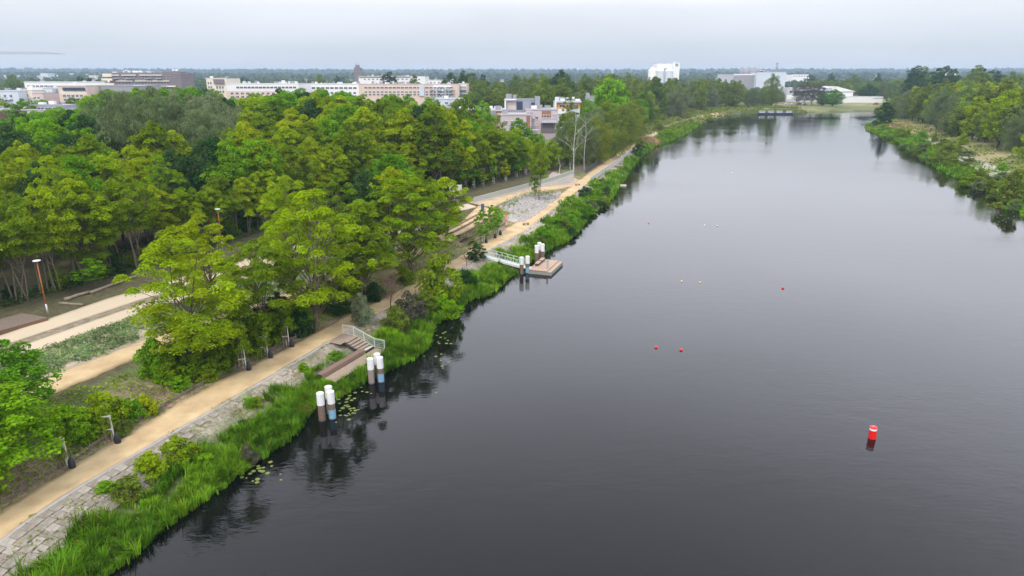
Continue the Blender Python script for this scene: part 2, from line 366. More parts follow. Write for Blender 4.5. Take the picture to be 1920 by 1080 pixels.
gme.polygons.foreach_set('use_smooth', [True]*len(gme.polygons))
GM = bpy.data.materials.new('ground_soil'); GM.use_nodes = True; t = GM.node_tree; b = t.nodes['Principled BSDF']; b.inputs['Roughness'].default_value = 1
at = N(t, 'ShaderNodeAttribute', attribute_name='tint'); tcn = N(t, 'ShaderNodeTexCoord')
nn = N(t, 'ShaderNodeTexNoise', i_Scale=3., i_Detail=9.0, i_Roughness=.7); t.links.new(tcn.outputs['Object'], nn.inputs[0])
mm = N(t, 'ShaderNodeMix', data_type='RGBA', blend_type='MULTIPLY'); mm.inputs[0].default_value = 1
t.links.new(at.outputs['Color'], mm.inputs[6]); t.links.new(ramp(t, nn.outputs[0], [(.3, (.45, .42, .4)), (.65, (1.35, 1.35, 1.3))]), mm.inputs[7]); t.links.new(mm.outputs[2], b.inputs['Base Color'])
bm_ = N(t, 'ShaderNodeBump', i_Strength=.8, i_Distance=.15); t.links.new(nn.outputs[0], bm_.inputs['Height']); t.links.new(bm_.outputs[0], b.inputs['Normal'])
tag(link('ground', gme, GM), kind='structure')

# ---- water
WM = bpy.data.materials.new('river_water'); WM.use_nodes = True; t = WM.node_tree; b = t.nodes['Principled BSDF']
b.inputs['Base Color'].default_value = (.003, .0035, .004, 1); b.inputs['Roughness'].default_value = .02; b.inputs['IOR'].default_value = 1.333
tcn = N(t, 'ShaderNodeTexCoord')
def wnoise(scx, scy, detail, rot=0):
    m_ = N(t, 'ShaderNodeMapping'); m_.inputs['Scale'].default_value = (scx, scy, 1); m_.inputs['Rotation'].default_value = (0, 0, rot); t.links.new(tcn.outputs['Object'], m_.inputs[0])
    n_ = N(t, 'ShaderNodeTexNoise', i_Scale=1., i_Detail=detail, i_Roughness=.55); t.links.new(m_.outputs[0], n_.inputs[0]); return n_.outputs[0]
wa, wb = wnoise(1.1, 2.6, 3., .25), wnoise(.35, .6, 2., -.3)
add = N(t, 'ShaderNodeMath', operation='MULTIPLY_ADD'); add.inputs[1].default_value = 1.6; t.links.new(wb, add.inputs[0]); t.links.new(wa, add.inputs[2])
patch = wnoise(.012, .03, 3., .3)
pr = N(t, 'ShaderNodeMapRange'); pr.inputs[1].default_value = .38; pr.inputs[2].default_value = .62; pr.inputs[3].default_value = .12; pr.inputs[4].default_value = 1.0; t.links.new(patch, pr.inputs[0])
prr = N(t, 'ShaderNodeMapRange'); prr.inputs[1].default_value = .35; prr.inputs[2].default_value = .7; prr.inputs[3].default_value = .015; prr.inputs[4].default_value = .085; t.links.new(patch, prr.inputs[0]); t.links.new(prr.outputs[0], b.inputs['Roughness'])
bmw = N(t, 'ShaderNodeBump', i_Distance=.015); t.links.new(add.outputs[0], bmw.inputs['Height']); t.links.new(pr.outputs[0], bmw.inputs['Strength']); t.links.new(bmw.outputs[0], b.inputs['Normal'])
tag(MB().poly([(-70, -120, 0), (420, -120, 0), (420, 640, 0), (-70, 640, 0)]).build('water', WM), kind='structure')

# ---- ribbons laid on the ground
def ribbon(name, A, B, m, dz=.04, n=160, across=6, skirt=.25, kind='structure', wob=.12, seed=0, zf=None):
    A, B = resample(A, n), resample(B, n); r = np.random.default_rng(seed)
    ts = np.linspace(0, 1, across); P = (A[:, None]*(1-ts)[None, :, None]+B[:, None]*ts[None, :, None])
    d = (B-A)/np.maximum(np.hypot(*(B-A).T), 1e-6)[:, None]
    P[:, 0] += d*r.uniform(-wob, wob, (n, 1)); P[:, -1] += d*r.uniform(-wob, wob, (n, 1))
    Q = P.reshape(-1, 2); z = hfun(Q)[0].reshape(n, across)+dz if zf is None else np.full((n, across), zf)
    V = np.dstack([P, z]); lo_ = V[:, :1].copy(); lo_[..., 2] -= skirt; hi_ = V[:, -1:].copy(); hi_[..., 2] -= skirt
    V = np.concatenate([lo_, V, hi_], 1); k = across+2; i = np.arange((n-1)*(k-1)); r0 = i//(k-1)*k+i % (k-1)
    o = link(name, mesh_np(name, V.reshape(-1, 3), np.c_[r0, r0+1, r0+1+k, r0+k]), m)
    return tag(o, kind=kind)
dirv = np.gradient(PC, axis=0); dirv /= np.hypot(*dirv.T)[:, None]; nrm = np.c_[-dirv[:, 1], dirv[:, 0]]
pe = PC[:, 1] < 352
ribbon('riverside_path', (PC+nrm*PW[:, None])[pe], (PC-nrm*PW[:, None])[pe], SAND, n=400, seed=1, wob=.2)
pf0 = (PC[:, 1] > 425) & (PC[:, 1] < 560)
ribbon('far_path', (PC+nrm*.3)[pf0], (PC-nrm*.3)[pf0], SAND, n=60, wob=.5, seed=5)
ribbon('path_kerb', (PC-nrm*(PW[:, None]+.02))[pe], (PC-nrm*(PW[:, None]+.24))[pe], CONC, dz=.09, n=400, across=2, wob=.05, seed=2)
for k, m_ in (('paved_lane_upper', LANE), ('gravel_strip', STRIPM), ('paved_lane_lower', LANE), ('planting_bed', BEDM), ('sandy_terrace_path', SAND)):
    ribbon(k, LANES[k][0], LANES[k][1], m_, dz={'gravel_strip': .02, 'planting_bed': .02}.get(k, .05), wob=.02 if 'lane' in k else .1, seed=3)
ribbon('ramp_path', RAMP[0], RAMP[1], SAND, dz=.06, seed=4)

# ------------------------------------------------------------------ vegetation prototypes
def cards(C_, A_, B_, tint):
    """rhombic leaves: centre, half long axis, half short axis"""
    n = len(C_); V = np.empty((n, 4, 3), np.float32); V[:, 0] = C_-A_; V[:, 1] = C_+B_; V[:, 2] = C_+A_; V[:, 3] = C_-B_
    return V.reshape(-1, 3), np.arange(4*n).reshape(n, 4), np.repeat(tint, 4, 0)
def unit(v): return v/np.maximum(np.linalg.norm(v, axis=1), 1e-6)[:, None]
def foliage(r, pads, rad, per, ll, lw, upb=.7, droop=.25, var=.22, shell=.55, sag=0):
    n = len(pads)*per; pc = np.repeat(pads, per, 0); rr = np.repeat(rad, per, 0)
    d = unit(r.normal(size=(n, 3))); d[:, 2] = np.where(r.random(n) < upb*.6, abs(d[:, 2]), d[:, 2])
    q = shell+(1-shell)*r.random(n)**.5; q *= r.uniform(.75, 1.12, n)
    P = pc+d*rr*q[:, None]
    if sag: P[:, 2] -= sag*(np.hypot(d[:, 0], d[:, 1])*q)**2
    nn_ = unit(d*.6+np.array([0, 0, upb])+r.normal(size=(n, 3))*.45)
    a = d.copy(); a[:, 2] -= droop; a += r.normal(size=(n, 3))*.5; a = unit(a-nn_*(a*nn_).sum(1)[:, None]); b_ = np.cross(nn_, a)
    s = r.uniform(.65, 1.35, n)[:, None]
    padt = np.repeat(r.uniform(1-var, 1+var, (len(pads), 1))*np.array([[1, 1, 1]])+r.uniform(-.05, .06, (len(pads), 3))*np.array([[1.0, .3, 0]]), per, 0)
    tint = np.clip(padt*(r.uniform(.72, 1.28, (n, 1))), .2, 2.2)
    return P, a*ll/2*s, b_*lw/2*s, tint
def tree_proto(kind, seed):
    r = np.random.default_rng(seed); K = KINDS[kind]; Ht, Rc = K['H'], K['R']; zb = K['base']*Ht
    m = K['pads']; pads = []; tries = 0
    lobes = [(r.uniform(0, 6.28), r.uniform(.0, .25)) for _ in range(4)]
    while len(pads) < m and tries < 20000:
        tries += 1; u = r.random(); th = r.uniform(0, 6.28)
        z = zb+(Ht-zb)*u; prof = math.sin(math.pi*min(1, (u*.86+.14))**K['pw'])**.7
        wob = 1+sum(a*math.cos((k+1)*(th-p)) for k, (p, a) in enumerate(lobes))*.7
        rho = Rc*prof*wob*(r.uniform(.45, 1.0) if r.random() < .75 else r.uniform(0, .5))
        c = np.array([rho*math.cos(th), rho*math.sin(th), z])
        if all(np.linalg.norm((c-q)*np.array([1, 1, K['sep']])) > K['gap'] for q in pads): pads.append(c)
    pads = np.array(pads); m = len(pads)
    rad = r.uniform(*K['pr'], m)[:, None]*np.array([1, 1, K['flat']]); rad *= (1-.35*(pads[:, 2:3]-zb)/(Ht-zb))
    P, A_, B_, tint = foliage(r, pads, rad, K['per'], K['ll'], K['lw'], K['up'], K['droop'], K.get('var', .2), sag=K.get('sag', 0))
    V, F, T = cards(P, A_, B_, tint); cm = mesh_np('crown', V, F, T)
    # trunk and limbs reaching each clump
    t_ = MB(); lean = r.uniform(-.06, .06, 2)*Ht; tr = K['tr']; stems = K.get('stems', 1)
    for s_ in range(stems):
        off = np.array([0, 0]) if stems == 1 else r.uniform(-.35, .35, 2); ln = lean+(r.uniform(-.22, .22, 2)*Ht*.6 if stems > 1 else 0)
        pts = [np.array([off[0]+ln[0]*u+.25*math.sin(u*5+s_*2), off[1]+ln[1]*u+.25*math.cos(u*4+s_), Ht*.86*u]) for u in np.linspace(-.02, 1, 9)]
        t_.tube(pts, list(np.linspace(tr, tr*.2, 9)/math.sqrt(stems)), 7, False)
    for q in pads[::1]:
        if r.random() > K.get('limbs', .8): continue
        zs = max(zb*.55, q[2]-.9*math.hypot(q[0], q[1])-.5); u = min(.95, zs/(Ht*.86)); o_ = np.array([lean[0]*u, lean[1]*u, zs])
        mid = (o_+q)/2+np.array([0, 0, .12*np.linalg.norm(q-o_)])
        t_.tube([o_, mid, q], [tr*.34*(1-u*.6), tr*.2*(1-u*.6), .025], 4, False)
    tm = t_.mesh('trunk', K['bark']); tm.polygons.foreach_set('use_smooth', [True]*len(tm.polygons))
    cm.materials.append(K['leaf']); return tm, cm
KINDS = {
 'locust': dict(H=15, R=4.6, base=.30, pads=95, pr=(.6, 1.65), flat=.36, sep=2.0, gap=1.15, per=210, ll=.36, lw=.17, up=.95, droop=.35, pw=1.0, tr=.2, bark=BARK, leaf=L_LOC, sag=.45, stems=2),
 'hero_locust': dict(H=15, R=4.9, base=.24, pads=105, pr=(.5, 1.35), flat=.30, sep=2.1, gap=1.05, per=230, ll=.27, lw=.12, up=.95, droop=.35, pw=1.0, tr=.19, bark=BARK, leaf=L_LOC, sag=.45, stems=3),
 'edge_locust': dict(H=14, R=4.2, base=.46, pads=75, pr=(.7, 1.4), flat=.36, sep=2.0, gap=1.05, per=230, ll=.30, lw=.14, up=.95, droop=.35, pw=1.0, tr=.17, bark=mat('bark_pale', (.21, .17, .12), .9, noise=.4, nscale=3), leaf=L_LOC, sag=.45, stems=3, limbs=.6),
 'maple': dict(H=13, R=4.2, base=.18, pads=75, pr=(.9, 1.6), flat=.75, sep=1.1, gap=1.2, per=210, ll=.26, lw=.24, up=.6, droop=.3, pw=1.0, tr=.2, bark=BARKD, leaf=L_MAP),
 'willow': dict(H=13, R=6.0, base=.08, pads=80, pr=(1.0, 1.9), flat=.85, sep=1.1, gap=1.5, per=210, ll=.5, lw=.10, up=.3, droop=1.6, pw=.9, tr=.3, bark=BARK, leaf=L_GRY),
 'birch': dict(H=17, R=3.2, base=.22, pads=65, pr=(.6, 1.2), flat=.9, sep=.9, gap=1.0, per=130, ll=.28, lw=.15, up=.3, droop=1.2, pw=.95, tr=.15, bark=BIRCH, leaf=L_OLV, stems=2),
 'poplar': dict(H=20, R=4.6, base=.15, pads=85, pr=(1.0, 1.9), flat=.95, sep=.8, gap=1.4, per=85, ll=.5, lw=.42, up=.5, droop=.5, pw=.95, tr=.3, bark=BARKD, leaf=L_FAR),
 'round': dict(H=10, R=5.0, base=.12, pads=70, pr=(1.1, 1.9), flat=.8, sep=1.0, gap=1.4, per=90, ll=.5, lw=.42, up=.6, droop=.4, pw=1.0, tr=.25, bark=BARKD, leaf=L_FAR),
 'sapling': dict(H=6, R=1.3, base=.3, pads=34, pr=(.3, .6), flat=.7, sep=1.0, gap=.4, per=70, ll=.2, lw=.14, up=.6, droop=.4, pw=.9, tr=.05, bark=BARK, leaf=L_MAP),
 'bush': dict(H=2.4, R=1.6, base=.02, pads=30, pr=(.4, .75), flat=.75, sep=1.0, gap=.45, per=130, ll=.2, lw=.13, up=.6, droop=.3, pw=.85, tr=.05, bark=BARKD, leaf=L_MAP),
 'conifer': dict(H=9, R=2.6, base=.03, pads=75, pr=(.5, .9), flat=.7, sep=1.0, gap=.7, per=90, ll=.35, lw=.2, up=.6, droop=.4, pw=.62, tr=.14, bark=BARKD, leaf=L_DRK),
}
PROTO = {}
for k_, n_ in (('locust', 5), ('hero_locust', 4), ('edge_locust', 4), ('maple', 4), ('willow', 3), ('birch', 3), ('poplar', 4), ('round', 3), ('sapling', 3), ('bush', 4), ('conifer', 2)):
    PROTO[k_] = [tree_proto(k_, 100*len(k_)+i*7+3) for i in range(n_)]
pick = random.Random(5)
def tree(name, kind, label, cat, x, y, z=None, H=None, W=None, leaf=None, group=None, bark=None, lean=0):
    """a tree of the kind, H metres tall, W metres wide"""
    K = KINDS[kind]; tm, cm = pick.choice(PROTO[kind]); s = (H or K['H'])/K['H']; sw = (W/2/K['R']/1.05) if W else s
    o = thing(name, label, cat, (x, y, (H1(x, y) if z is None else z)-.08), pick.uniform(0, 6.28), group); o.scale = (sw, sw, s)
    a = link('trunk' if kind != 'bush' else 'stem', tm, None, o); c = link('crown' if kind != 'bush' else 'foliage', cm, None, o)
    if leaf: omat(c, leaf)
    if bark: omat(a, bark)
    return o

# ------------------------------------------------------------------ the wood beyond the promenade
def scatter(poly, sp, seed, jit=.42):
    a = np.array(poly); x0, y0 = a.min(0); x1, y1 = a.max(0); r = np.random.default_rng(seed); P = []
    for j, yy in enumerate(np.arange(y0, y1, sp*.87)):
        for xx in np.arange(x0, x1, sp): P.append((xx+(j % 2)*sp/2+r.uniform(-jit, jit)*sp, yy+r.uniform(-jit, jit)*sp))
    P = np.array(P); return P[inside(P, a)]
def ceil_h(x, y, z, prof):
    """how tall a tree may be before its top shows above the skyline read off the photo"""
    px = PIX(x, y, 12)[0]; py = np.interp(px, [p[0] for p in prof], [p[1] for p in prof]); return AT(px, py, y)[1]-z
PROF_L = [(-300, 232), (0, 226), (55, 212), (100, 203), (150, 205), (200, 172), (240, 163), (300, 165), (380, 158), (440, 186), (500, 178), (560, 158), (620, 168), (700, 176), (780, 184), (830, 194), (880, 208), (910, 225), (950, 243), (1000, 262), (1060, 272)]
FRONT = [(-95, 40), (-72, 62), (-60, 77), (-56.5, 86), (-52, 95), (-47.5, 107), (-43, 121), (-35, 138), (-24, 151), (-15, 160), (-7, 172), (2, 187), (12, 200)]
fp = scatter(FRONT+[(10, 222), (-200, 236), (-210, 120), (-120, 40)], 7.6, 3)
fz, fi = hfun(fp); pr_ = random.Random(9)
order = np.argsort(fp[:, 1])
LMK = [(-250, 'outside the picture past the timber platform'), (30, 'behind the timber platform'), (90, 'behind the orange lamp post'), (190, 'behind the log edging'), (290, 'past the log edging'), (370, 'behind the spreading locust'), (470, 'behind the second lamp'), (560, 'past the second lamp'), (640, 'behind the tall three-stemmed locust'), (730, 'behind the airy light green maple'), (800, 'short of the concrete pillars'), (860, 'behind the concrete pillars'), (940, 'above the low end of the ramp wall'), (1020, 'above the high end of the ramp wall')]
def where(tx, y, ranks, lm): return ranks[0 if y < ranks[3] else 1 if y < ranks[4] else 2]+' '+min(lm, key=lambda q: abs(q[0]-tx))[1]
WR = ('near the front,', 'mid-wood,', 'at the back,', 118, 165)
nloc = 0
for k in order:
    x, y = fp[k]; z = fz[k]; px, py = PIX(x, y, z+9)
    if px < -240 or px > 1040: continue
    frontd = polyd([(x, y)], FRONT)[0][0]
    if pr_.random() < (.1 if y < 165 else .36): continue
    H = pr_.uniform(12.5, 16.5)+max(0, (y-110))*.08; Hc = ceil_h(x, y, z, PROF_L)
    if Hc < 5.5: continue
    H = min(H, Hc*pr_.uniform(.93, 1.0)); tx, ty = PIX(x, y, z+H)
    u = pr_.random(); kind, name, leaf, grp = 'locust', 'locust_tree', None, 'yellow-green locusts of the wood behind the promenade'
    lab = 'slender yellow-green locust crowded into the wood behind the promenade'
    if y < 112 and frontd < 7: lab = 'leaning locust at the front edge of the wood facing the paved promenade'; grp = 'locusts along the front edge of the wood'
    W = H*pr_.uniform(.55, .72)
    if (tx < 170 and y > 128) or (165 < tx < 430 and y > 185) or (500 < tx < 660 and y > 190):
        kind, name, lab, grp = 'maple', 'maple_tree', 'bright green broad crown at the back of the wood below the flats', 'bright green maples at the back of the wood'; W = H*.62
        if u < .2: leaf = L_DRK
    elif 140 < tx < 400 and 138 < y <= 185:
        kind, name, lab, grp = 'willow', 'willow_tree', 'silvery grey-green willow rising in the middle of the wood', 'silvery willows in the wood'; W = H*.85; H = min(H*1.1, Hc)
    elif 300 < tx < 410 and 108 < y < 128:
        kind, name, lab, grp = 'maple', 'chestnut_tree', 'dark green chestnut between yellow-green locusts of the wood', 'dark chestnuts inside the wood'; leaf = L_DRK; W = H*.6
    elif u < .07: kind, name, lab, grp = 'maple', 'maple_tree', 'fresh green maple standing among the locusts of the wood', 'green maples among the locusts'; W = H*.6
    elif u < .12: kind, name, lab, grp, leaf = 'maple', 'elm_tree', 'deep green elm half hidden among the locusts of the wood', 'deep green elms among the locusts', L_DRK; W = H*.55
    elif tx > 830 and u < .45: kind, name, lab, grp = 'maple', 'maple_tree', 'green maple in the wood above the ramp wall', 'maples above the ramp wall'; W = H*.55; H *= .9
    elif u > .8: leaf = L_LOCD
    if kind == 'locust' and y < 105: kind = 'hero_locust'
    lab = {'locust_tree': 'yellow-green locust', 'maple_tree': 'bright green maple', 'willow_tree': 'silvery grey-green willow', 'chestnut_tree': 'dark green chestnut', 'elm_tree': 'deep green elm'}[name]
    if leaf == L_LOCD and name == 'locust_tree': lab = 'deeper green locust'
    if leaf == L_DRK and name == 'maple_tree': lab = 'dark green maple'
    lab = ('tall ' if H > 15.5 else 'low ' if H < 11 else '')+lab+' '+where(tx, y, WR, LMK)
    if y > 165: W *= 1.15
    tree(name, kind, lab, 'tree', x, y, z, H, W, leaf, grp)

FRp = resample(FRONT, 400); FRp = FRp[(FRp[:, 1] > 58)]
for i in range(0, len(FRp), 9):
    x, y = FRp[i]+np.array([pr_.uniform(-2.2, -.3), pr_.uniform(-.5, 1.)]); H = pr_.uniform(9.5, 14.5)
    z = H1(x, y); Hc = ceil_h(x, y, z, PROF_L); H = min(H, Hc*.97); tx = PIX(x, y, 8)[0]
    if H < 5 or tx > 1000: continue
    o = tree('locust_tree', 'edge_locust', ('tall ' if H > 12.5 else 'low ')+'edge-of-wood locust '+min(LMK, key=lambda q: abs(q[0]-tx))[1], 'tree', x, y, z, H, H*.62, [None, None, L_LOCD, None][i % 4], 'locusts along the front edge of the wood')
    for _ in range(2 if y < 125 else 1):       # thin pole stems of the undergrown trees
        xx, yy = x+pr_.uniform(-2.5, 1.5), y+pr_.uniform(-1.2, .8); hh = pr_.uniform(5, 8.5); lx, ly = pr_.uniform(-1.6, .4), pr_.uniform(-.6, .6)
        b = MB(); b.tube([(0, 0, 0), (lx*.3, ly*.5, hh*.4), (lx*.75, ly*.8, hh*.75), (lx, ly, hh)], [.13, .11, .085, .05], 6)
        po = thing('pole_tree', 'bare leaning pole tree at the wood edge '+min(LMK, key=lambda q: abs(q[0]-tx))[1], 'tree', (xx, yy, H1(xx, yy)-.1), 0, 'bare pole trees along the wood edge'); b.build('trunk', mat('bark_pale'), po)

# trees one can point to
def gt(px, py, z0=None):
    z = z0 if z0 is not None else 2.5
    x, y = G(px, py, z); zz = H1(x, y)
    x, y = G(px, py, zz); return x, y
HERO = [
 ('locust_tree', 'hero_locust', 'spreading yellow-green locust on the slope between the planting bed and the riverside path', (-30.9, 60.6), 14.4, 12.0, None),
 ('locust_tree', 'hero_locust', 'tall locust with three pale stems beside the riverside path above the viewing deck', (-21.9, 72.6), 16.5, 12.5, None),
 ('locust_tree', 'hero_locust', 'wide locust overhanging the riverside path where it bends behind the dark pine bush', (-14.5, 94.5), 15, 15.0, None),
 ('locust_tree', 'hero_locust', 'locust behind the tall three-stemmed one, beside the sandy terrace path', (-27.5, 82), 14.5, 10, None),
 ('locust_tree', 'hero_locust', 'locust on the terrace edge next to the dark leafy maple', (-23.5, 90.5), 14, 9, L_LOCD),
 ('locust_tree', 'locust', 'narrower locust between the two paths, just short of the ramp', (-14.5, 107), 12.5, 9, L_LOCD),
 ('locust_tree', 'hero_locust', 'locust with yellow crown rising from the middle of the terrace plantings', (-33.5, 101), 12.5, 9.5, None),
 ('maple_tree', 'maple', 'dark leafy maple wedged between yellow locusts on the terrace', (-20.8, 96.2), 13.5, 6.5, L_DRK),
 ('maple_tree', 'maple', 'light green airy maple rising behind the terrace locusts towards the ramp', (-19.5, 113), 14.5, 9, L_MAP),
 ('locust_tree', 'locust', 'locust at the corner of the seating terraces', (-11.2, 113), 10.5, 9, None),
 ('locust_tree', 'hero_locust', 'locust leaning over the planting bed behind the spreading one', (-33.5, 72), 12.5, 10.5, None),
 ('locust_tree', 'hero_locust', 'locust in the gap between the spreading locust and the three-stemmed one', (-27.0, 68.5), 11.5, 9.5, L_LOCD),
 ('locust_tree', 'locust', 'locust between the three-stemmed one and the wide overhanging one', (-18.8, 83.5), 13, 9.5, L_LOCD),
 ('locust_tree', 'locust', 'locust crowding behind the wide overhanging one at the terrace path', (-18.0, 101), 13.5, 10, None),
 ('oak_tree', 'maple', 'bright green young oak overhanging the riverside path above the stone slabs', (-36.4, 41.2), 8.4, 9.6, L_MAP),
 ('oak_tree', 'maple', 'second bright green oak, behind the one over the stone slabs', (-40.2, 48.5), 7.5, 7.5, L_MAP),
 ('plaza_tree', 'edge_locust', 'slim green tree with bare lower trunk in the rubble bed beside the ramp', gt(1011, 380), 14.0, 5.4, L_LOCD),
 ('plaza_tree', 'sapling', 'thin second stem leaning beside the slim tree in the rubble bed', (G(1002, 378, 2.3)), 8, 2.2, L_LOCD),
 ('small_tree', 'sapling', 'small round green tree at the foot of the wood near the log edging', (-54.3, 84.5), 4.2, 3.8, L_MAP),
 ('hawthorn_tree', 'bush', 'pale flowering hawthorn beside the top of the deck stairs', (-17.7, 75.4), 3.6, 3.4, leafmat('hawthorn_leaf', [(0, (.25, .30, .16)), (1, (.25, .30, .16))])),
 ('pine_bush', 'conifer', 'dark blue-green pine bush by the landing of the gangway', (-5.6, 103.8), 3.0, 3.2, L_DRK),
 ('locust_tree', 'bush', 'bushy young locust leaning over the water below the path', (-9.4, 86.8), 6.0, 5.6, L_LOCD),
 ('locust_tree', 'bush', 'low green thicket at the waterline beneath the bushy young locust', (-8.6, 82.5), 3.2, 4.2, L_MAP),
 ('willow_shrub', 'bush', 'grey-brown shrub between the bare bush and the waterline', (-12.6, 78.6), 3.6, 4.0, L_BRN),
 ('willow_shrub', 'bush', 'olive shrub at the bank above the reeds next to the deck railing', (-13.6, 74.6), 3.0, 3.4, L_OLV),
 ('birch_tree', 'birch', 'grey-green birch with pale stem standing before the lilac house', (AT(935, 300, 184)[0], 184), 16, 6.5, L_OLV),
 ('weeping_birch', 'willow', 'drooping grey-green willow behind the bare birches', (21.5, 214), 14.5, 12, L_GRY),
 ('weeping_birch', 'willow', 'grey-green willow right behind the first dead birch', (16.5, 207), 13.5, 10, L_GRY),
 ('weeping_birch', 'willow', 'olive willow between the dead birches and the fence', (26.5, 223), 14.5, 12, L_OLV),
 ('weeping_birch', 'willow', 'deep olive willow between the lilac house and the boardwalk', (19.5, 229), 14, 11, L_OLV),
 ('weeping_birch', 'willow', 'willow before the orange-fronted house', (30, 252), 15, 13, L_GRY),
 ('house_tree', 'maple', 'green maple screening the flat-roofed row house', (AT(905, 230, 240)[0], 240), 17.5, 10, L_MAP),
 ('house_tree', 'round', 'round green tree between the row house and the low white house', (AT(872, 230, 250)[0], 250), 18, 11, L_LOCD),
 ('house_tree', 'maple', 'tall bright maple in front of the lilac house wall', (AT(972, 250, 214)[0], 214), 13.5, 9, L_MAP),
 ('house_tree', 'birch', 'airy birch covering the right end of the orange-fronted house', (AT(1068, 230, 262)[0], 262), 18.5, 8, L_OLV),
 ('house_tree', 'maple', 'dark maple covering the corner between lilac and orange houses', (AT(1058, 240, 236)[0], 236), 14, 7, L_LOCD),
 ('house_tree', 'maple', 'bright green maple right below the lilac house balcony', (7.5, 205), 10, 8, L_MAP),
 ('house_tree', 'locust', 'yellow-green locust below the low wing of the lilac house', (1.5, 196), 12, 8.5, L_LOC),
 ('house_tree', 'maple', 'bright maple at the corner of the lilac house, nearest the gravel patch', (11.0, 198), 8.5, 7, L_LOC),
 ('weeping_birch', 'willow', 'dark olive willow leaning over the fenced stretch of the path', (33, 238), 16, 14, L_OLV),
 ('weeping_birch', 'willow', 'broad olive willow above the far end of the boardwalk', (42, 263), 17, 15, L_OLV),
 ('weeping_birch', 'willow', 'pale olive willow further along the path past the boardwalk', (50, 292), 17, 14, L_OLV),
 ('weeping_birch', 'birch', 'slender drooping birch at the back corner of the gravel patch', (17.5, 200), 13, 7, L_OLV),
 ('lime_tree', 'round', 'vivid green domed lime rising behind the willows', (AT(1145, 200, 330)[0], 330), 24, 21, L_MAP),
 ('shore_willow', 'willow', 'tall ragged willow on the far shore beside the moored boats', (AT(1450, 200, 585)[0], 590), 26, 17, L_OLV),
 ('shore_tree', 'round', 'fresh green round tree on the far shore before the white hall', (AT(1562, 195, 600)[0], 600), 13, 17, L_MAP),
 ('shore_tree', 'round', 'dark green round tree standing alone behind the far shore meadow', (AT(1626, 190, 690)[0], 690), 17, 18, L_DRK),
 ('shore_tree', 'round', 'dark low tree left of the fresh green one on the far shore', (AT(1543, 195, 605)[0], 605), 11, 12, L_FAR),
 ('peninsula_alder', 'conifer', 'dark cone-shaped alder on the tip of the grassy headland', (AT(1656, 235, 386)[0]+1, 388), 13.5, 10, L_DRK),
]
for (nm, kd, lb, (x, y), H_, W_, lf) in HERO: tree(nm, kd, lb, 'tree' if 'bush' not in nm and 'shrub' not in nm else 'shrub', x, y, None, H_, W_, lf)
for i, px in enumerate((1497, 1510, 1523, 1536)):
    tree('alder_tree', 'birch', 'grey-brown leaning alder in the clump on the far shore before the warehouses', 'tree', AT(px, 190, 610+i*6)[0], 610+i*6, None, 19, 14, L_BRN, 'grey-brown alders on the far shore', BARKD)

def bare_tree(name, label, cat, x, y, H, m, seed, n=9, spread=.5, tr=.14, forks=5, z=None):
    r = np.random.default_rng(seed); o = thing(name, label, cat, (x, y, H1(x, y)-.1 if z is None else z)); b = MB(); tw = MB()
    pts = [(.3*math.sin(i*.9+seed)*i/6, .25*math.cos(i*.7+seed)*i/6, H*i/8) for i in range(9)]; b.tube(pts, list(np.linspace(tr, .03, 9)), 6)
    def br(p, d, L, rad, lev):
        q = p+d*L; mid = (p+q)/2+r.normal(size=3)*.06*L; (b if lev == 0 else tw).tube([p, mid, q], [rad, rad*.7, rad*.35], 4, False)
        if lev < 2:
            for _ in range(forks):
                u = r.uniform(.35, 1); dd = d*.7+r.normal(size=3)*spread; dd[2] = abs(dd[2])*.6+.25; dd /= np.linalg.norm(dd)
                br(p+(q-p)*u, dd, L*r.uniform(.4, .65), rad*.45, lev+1)
    for i in range(n):
        u = r.uniform(.25, .98); a = r.uniform(0, 6.28); k = int(u*8); p = np.array(pts[k]); d = np.array([math.cos(a)*.8, math.sin(a)*.8, .75]); d /= np.linalg.norm(d)
        br(p, d, H*(1-u*.6)*.36, tr*.45*(1-u*.5), 0)
    b.build('trunk', m, o); tw.build('twigs', m, o); return o
bare_tree('bare_shrub', 'leafless reddish-brown shrub tree between the path and the water', 'shrub', -14.9, 79.5, 5.6, TWIG, 4, 22, .6, .07, 7)
bare_tree('bare_shrub', 'shorter leafless brown shrub beside the pine bush', 'shrub', -7.0, 100.5, 2.6, TWIG, 6, 14, .6, .05, 5)
bare_tree('dead_birch', 'dead white birch with a forked bare top above the gravel patch', 'tree', 17.6, 196, 17, BIRCH, 2, 8, .4, .15, 3)
bare_tree('dead_birch', 'second dead white birch, closer to the willows', 'tree', 21.2, 202, 16, BIRCH, 3, 7, .4, .13, 3)
bare_tree('dead_birch', 'short white birch stump leaning at the edge of the gravel patch', 'tree', 13.2, 191, 5, BIRCH, 5, 2, .3, .12, 1)
bare_tree('bare_willow', 'pale leafless willow among the bushes of the opposite bank', 'tree', *AT(1886, 262, 250)[:1], 250, 11, BIRCH, 8, 14, .5, .16, 4)
bare_tree('bare_willow', 'brown dying tree at the edge of the opposite wood', 'tree', *AT(1765, 255, 290)[:1], 290, 14, TWIG, 9, 12, .5, .2, 4)

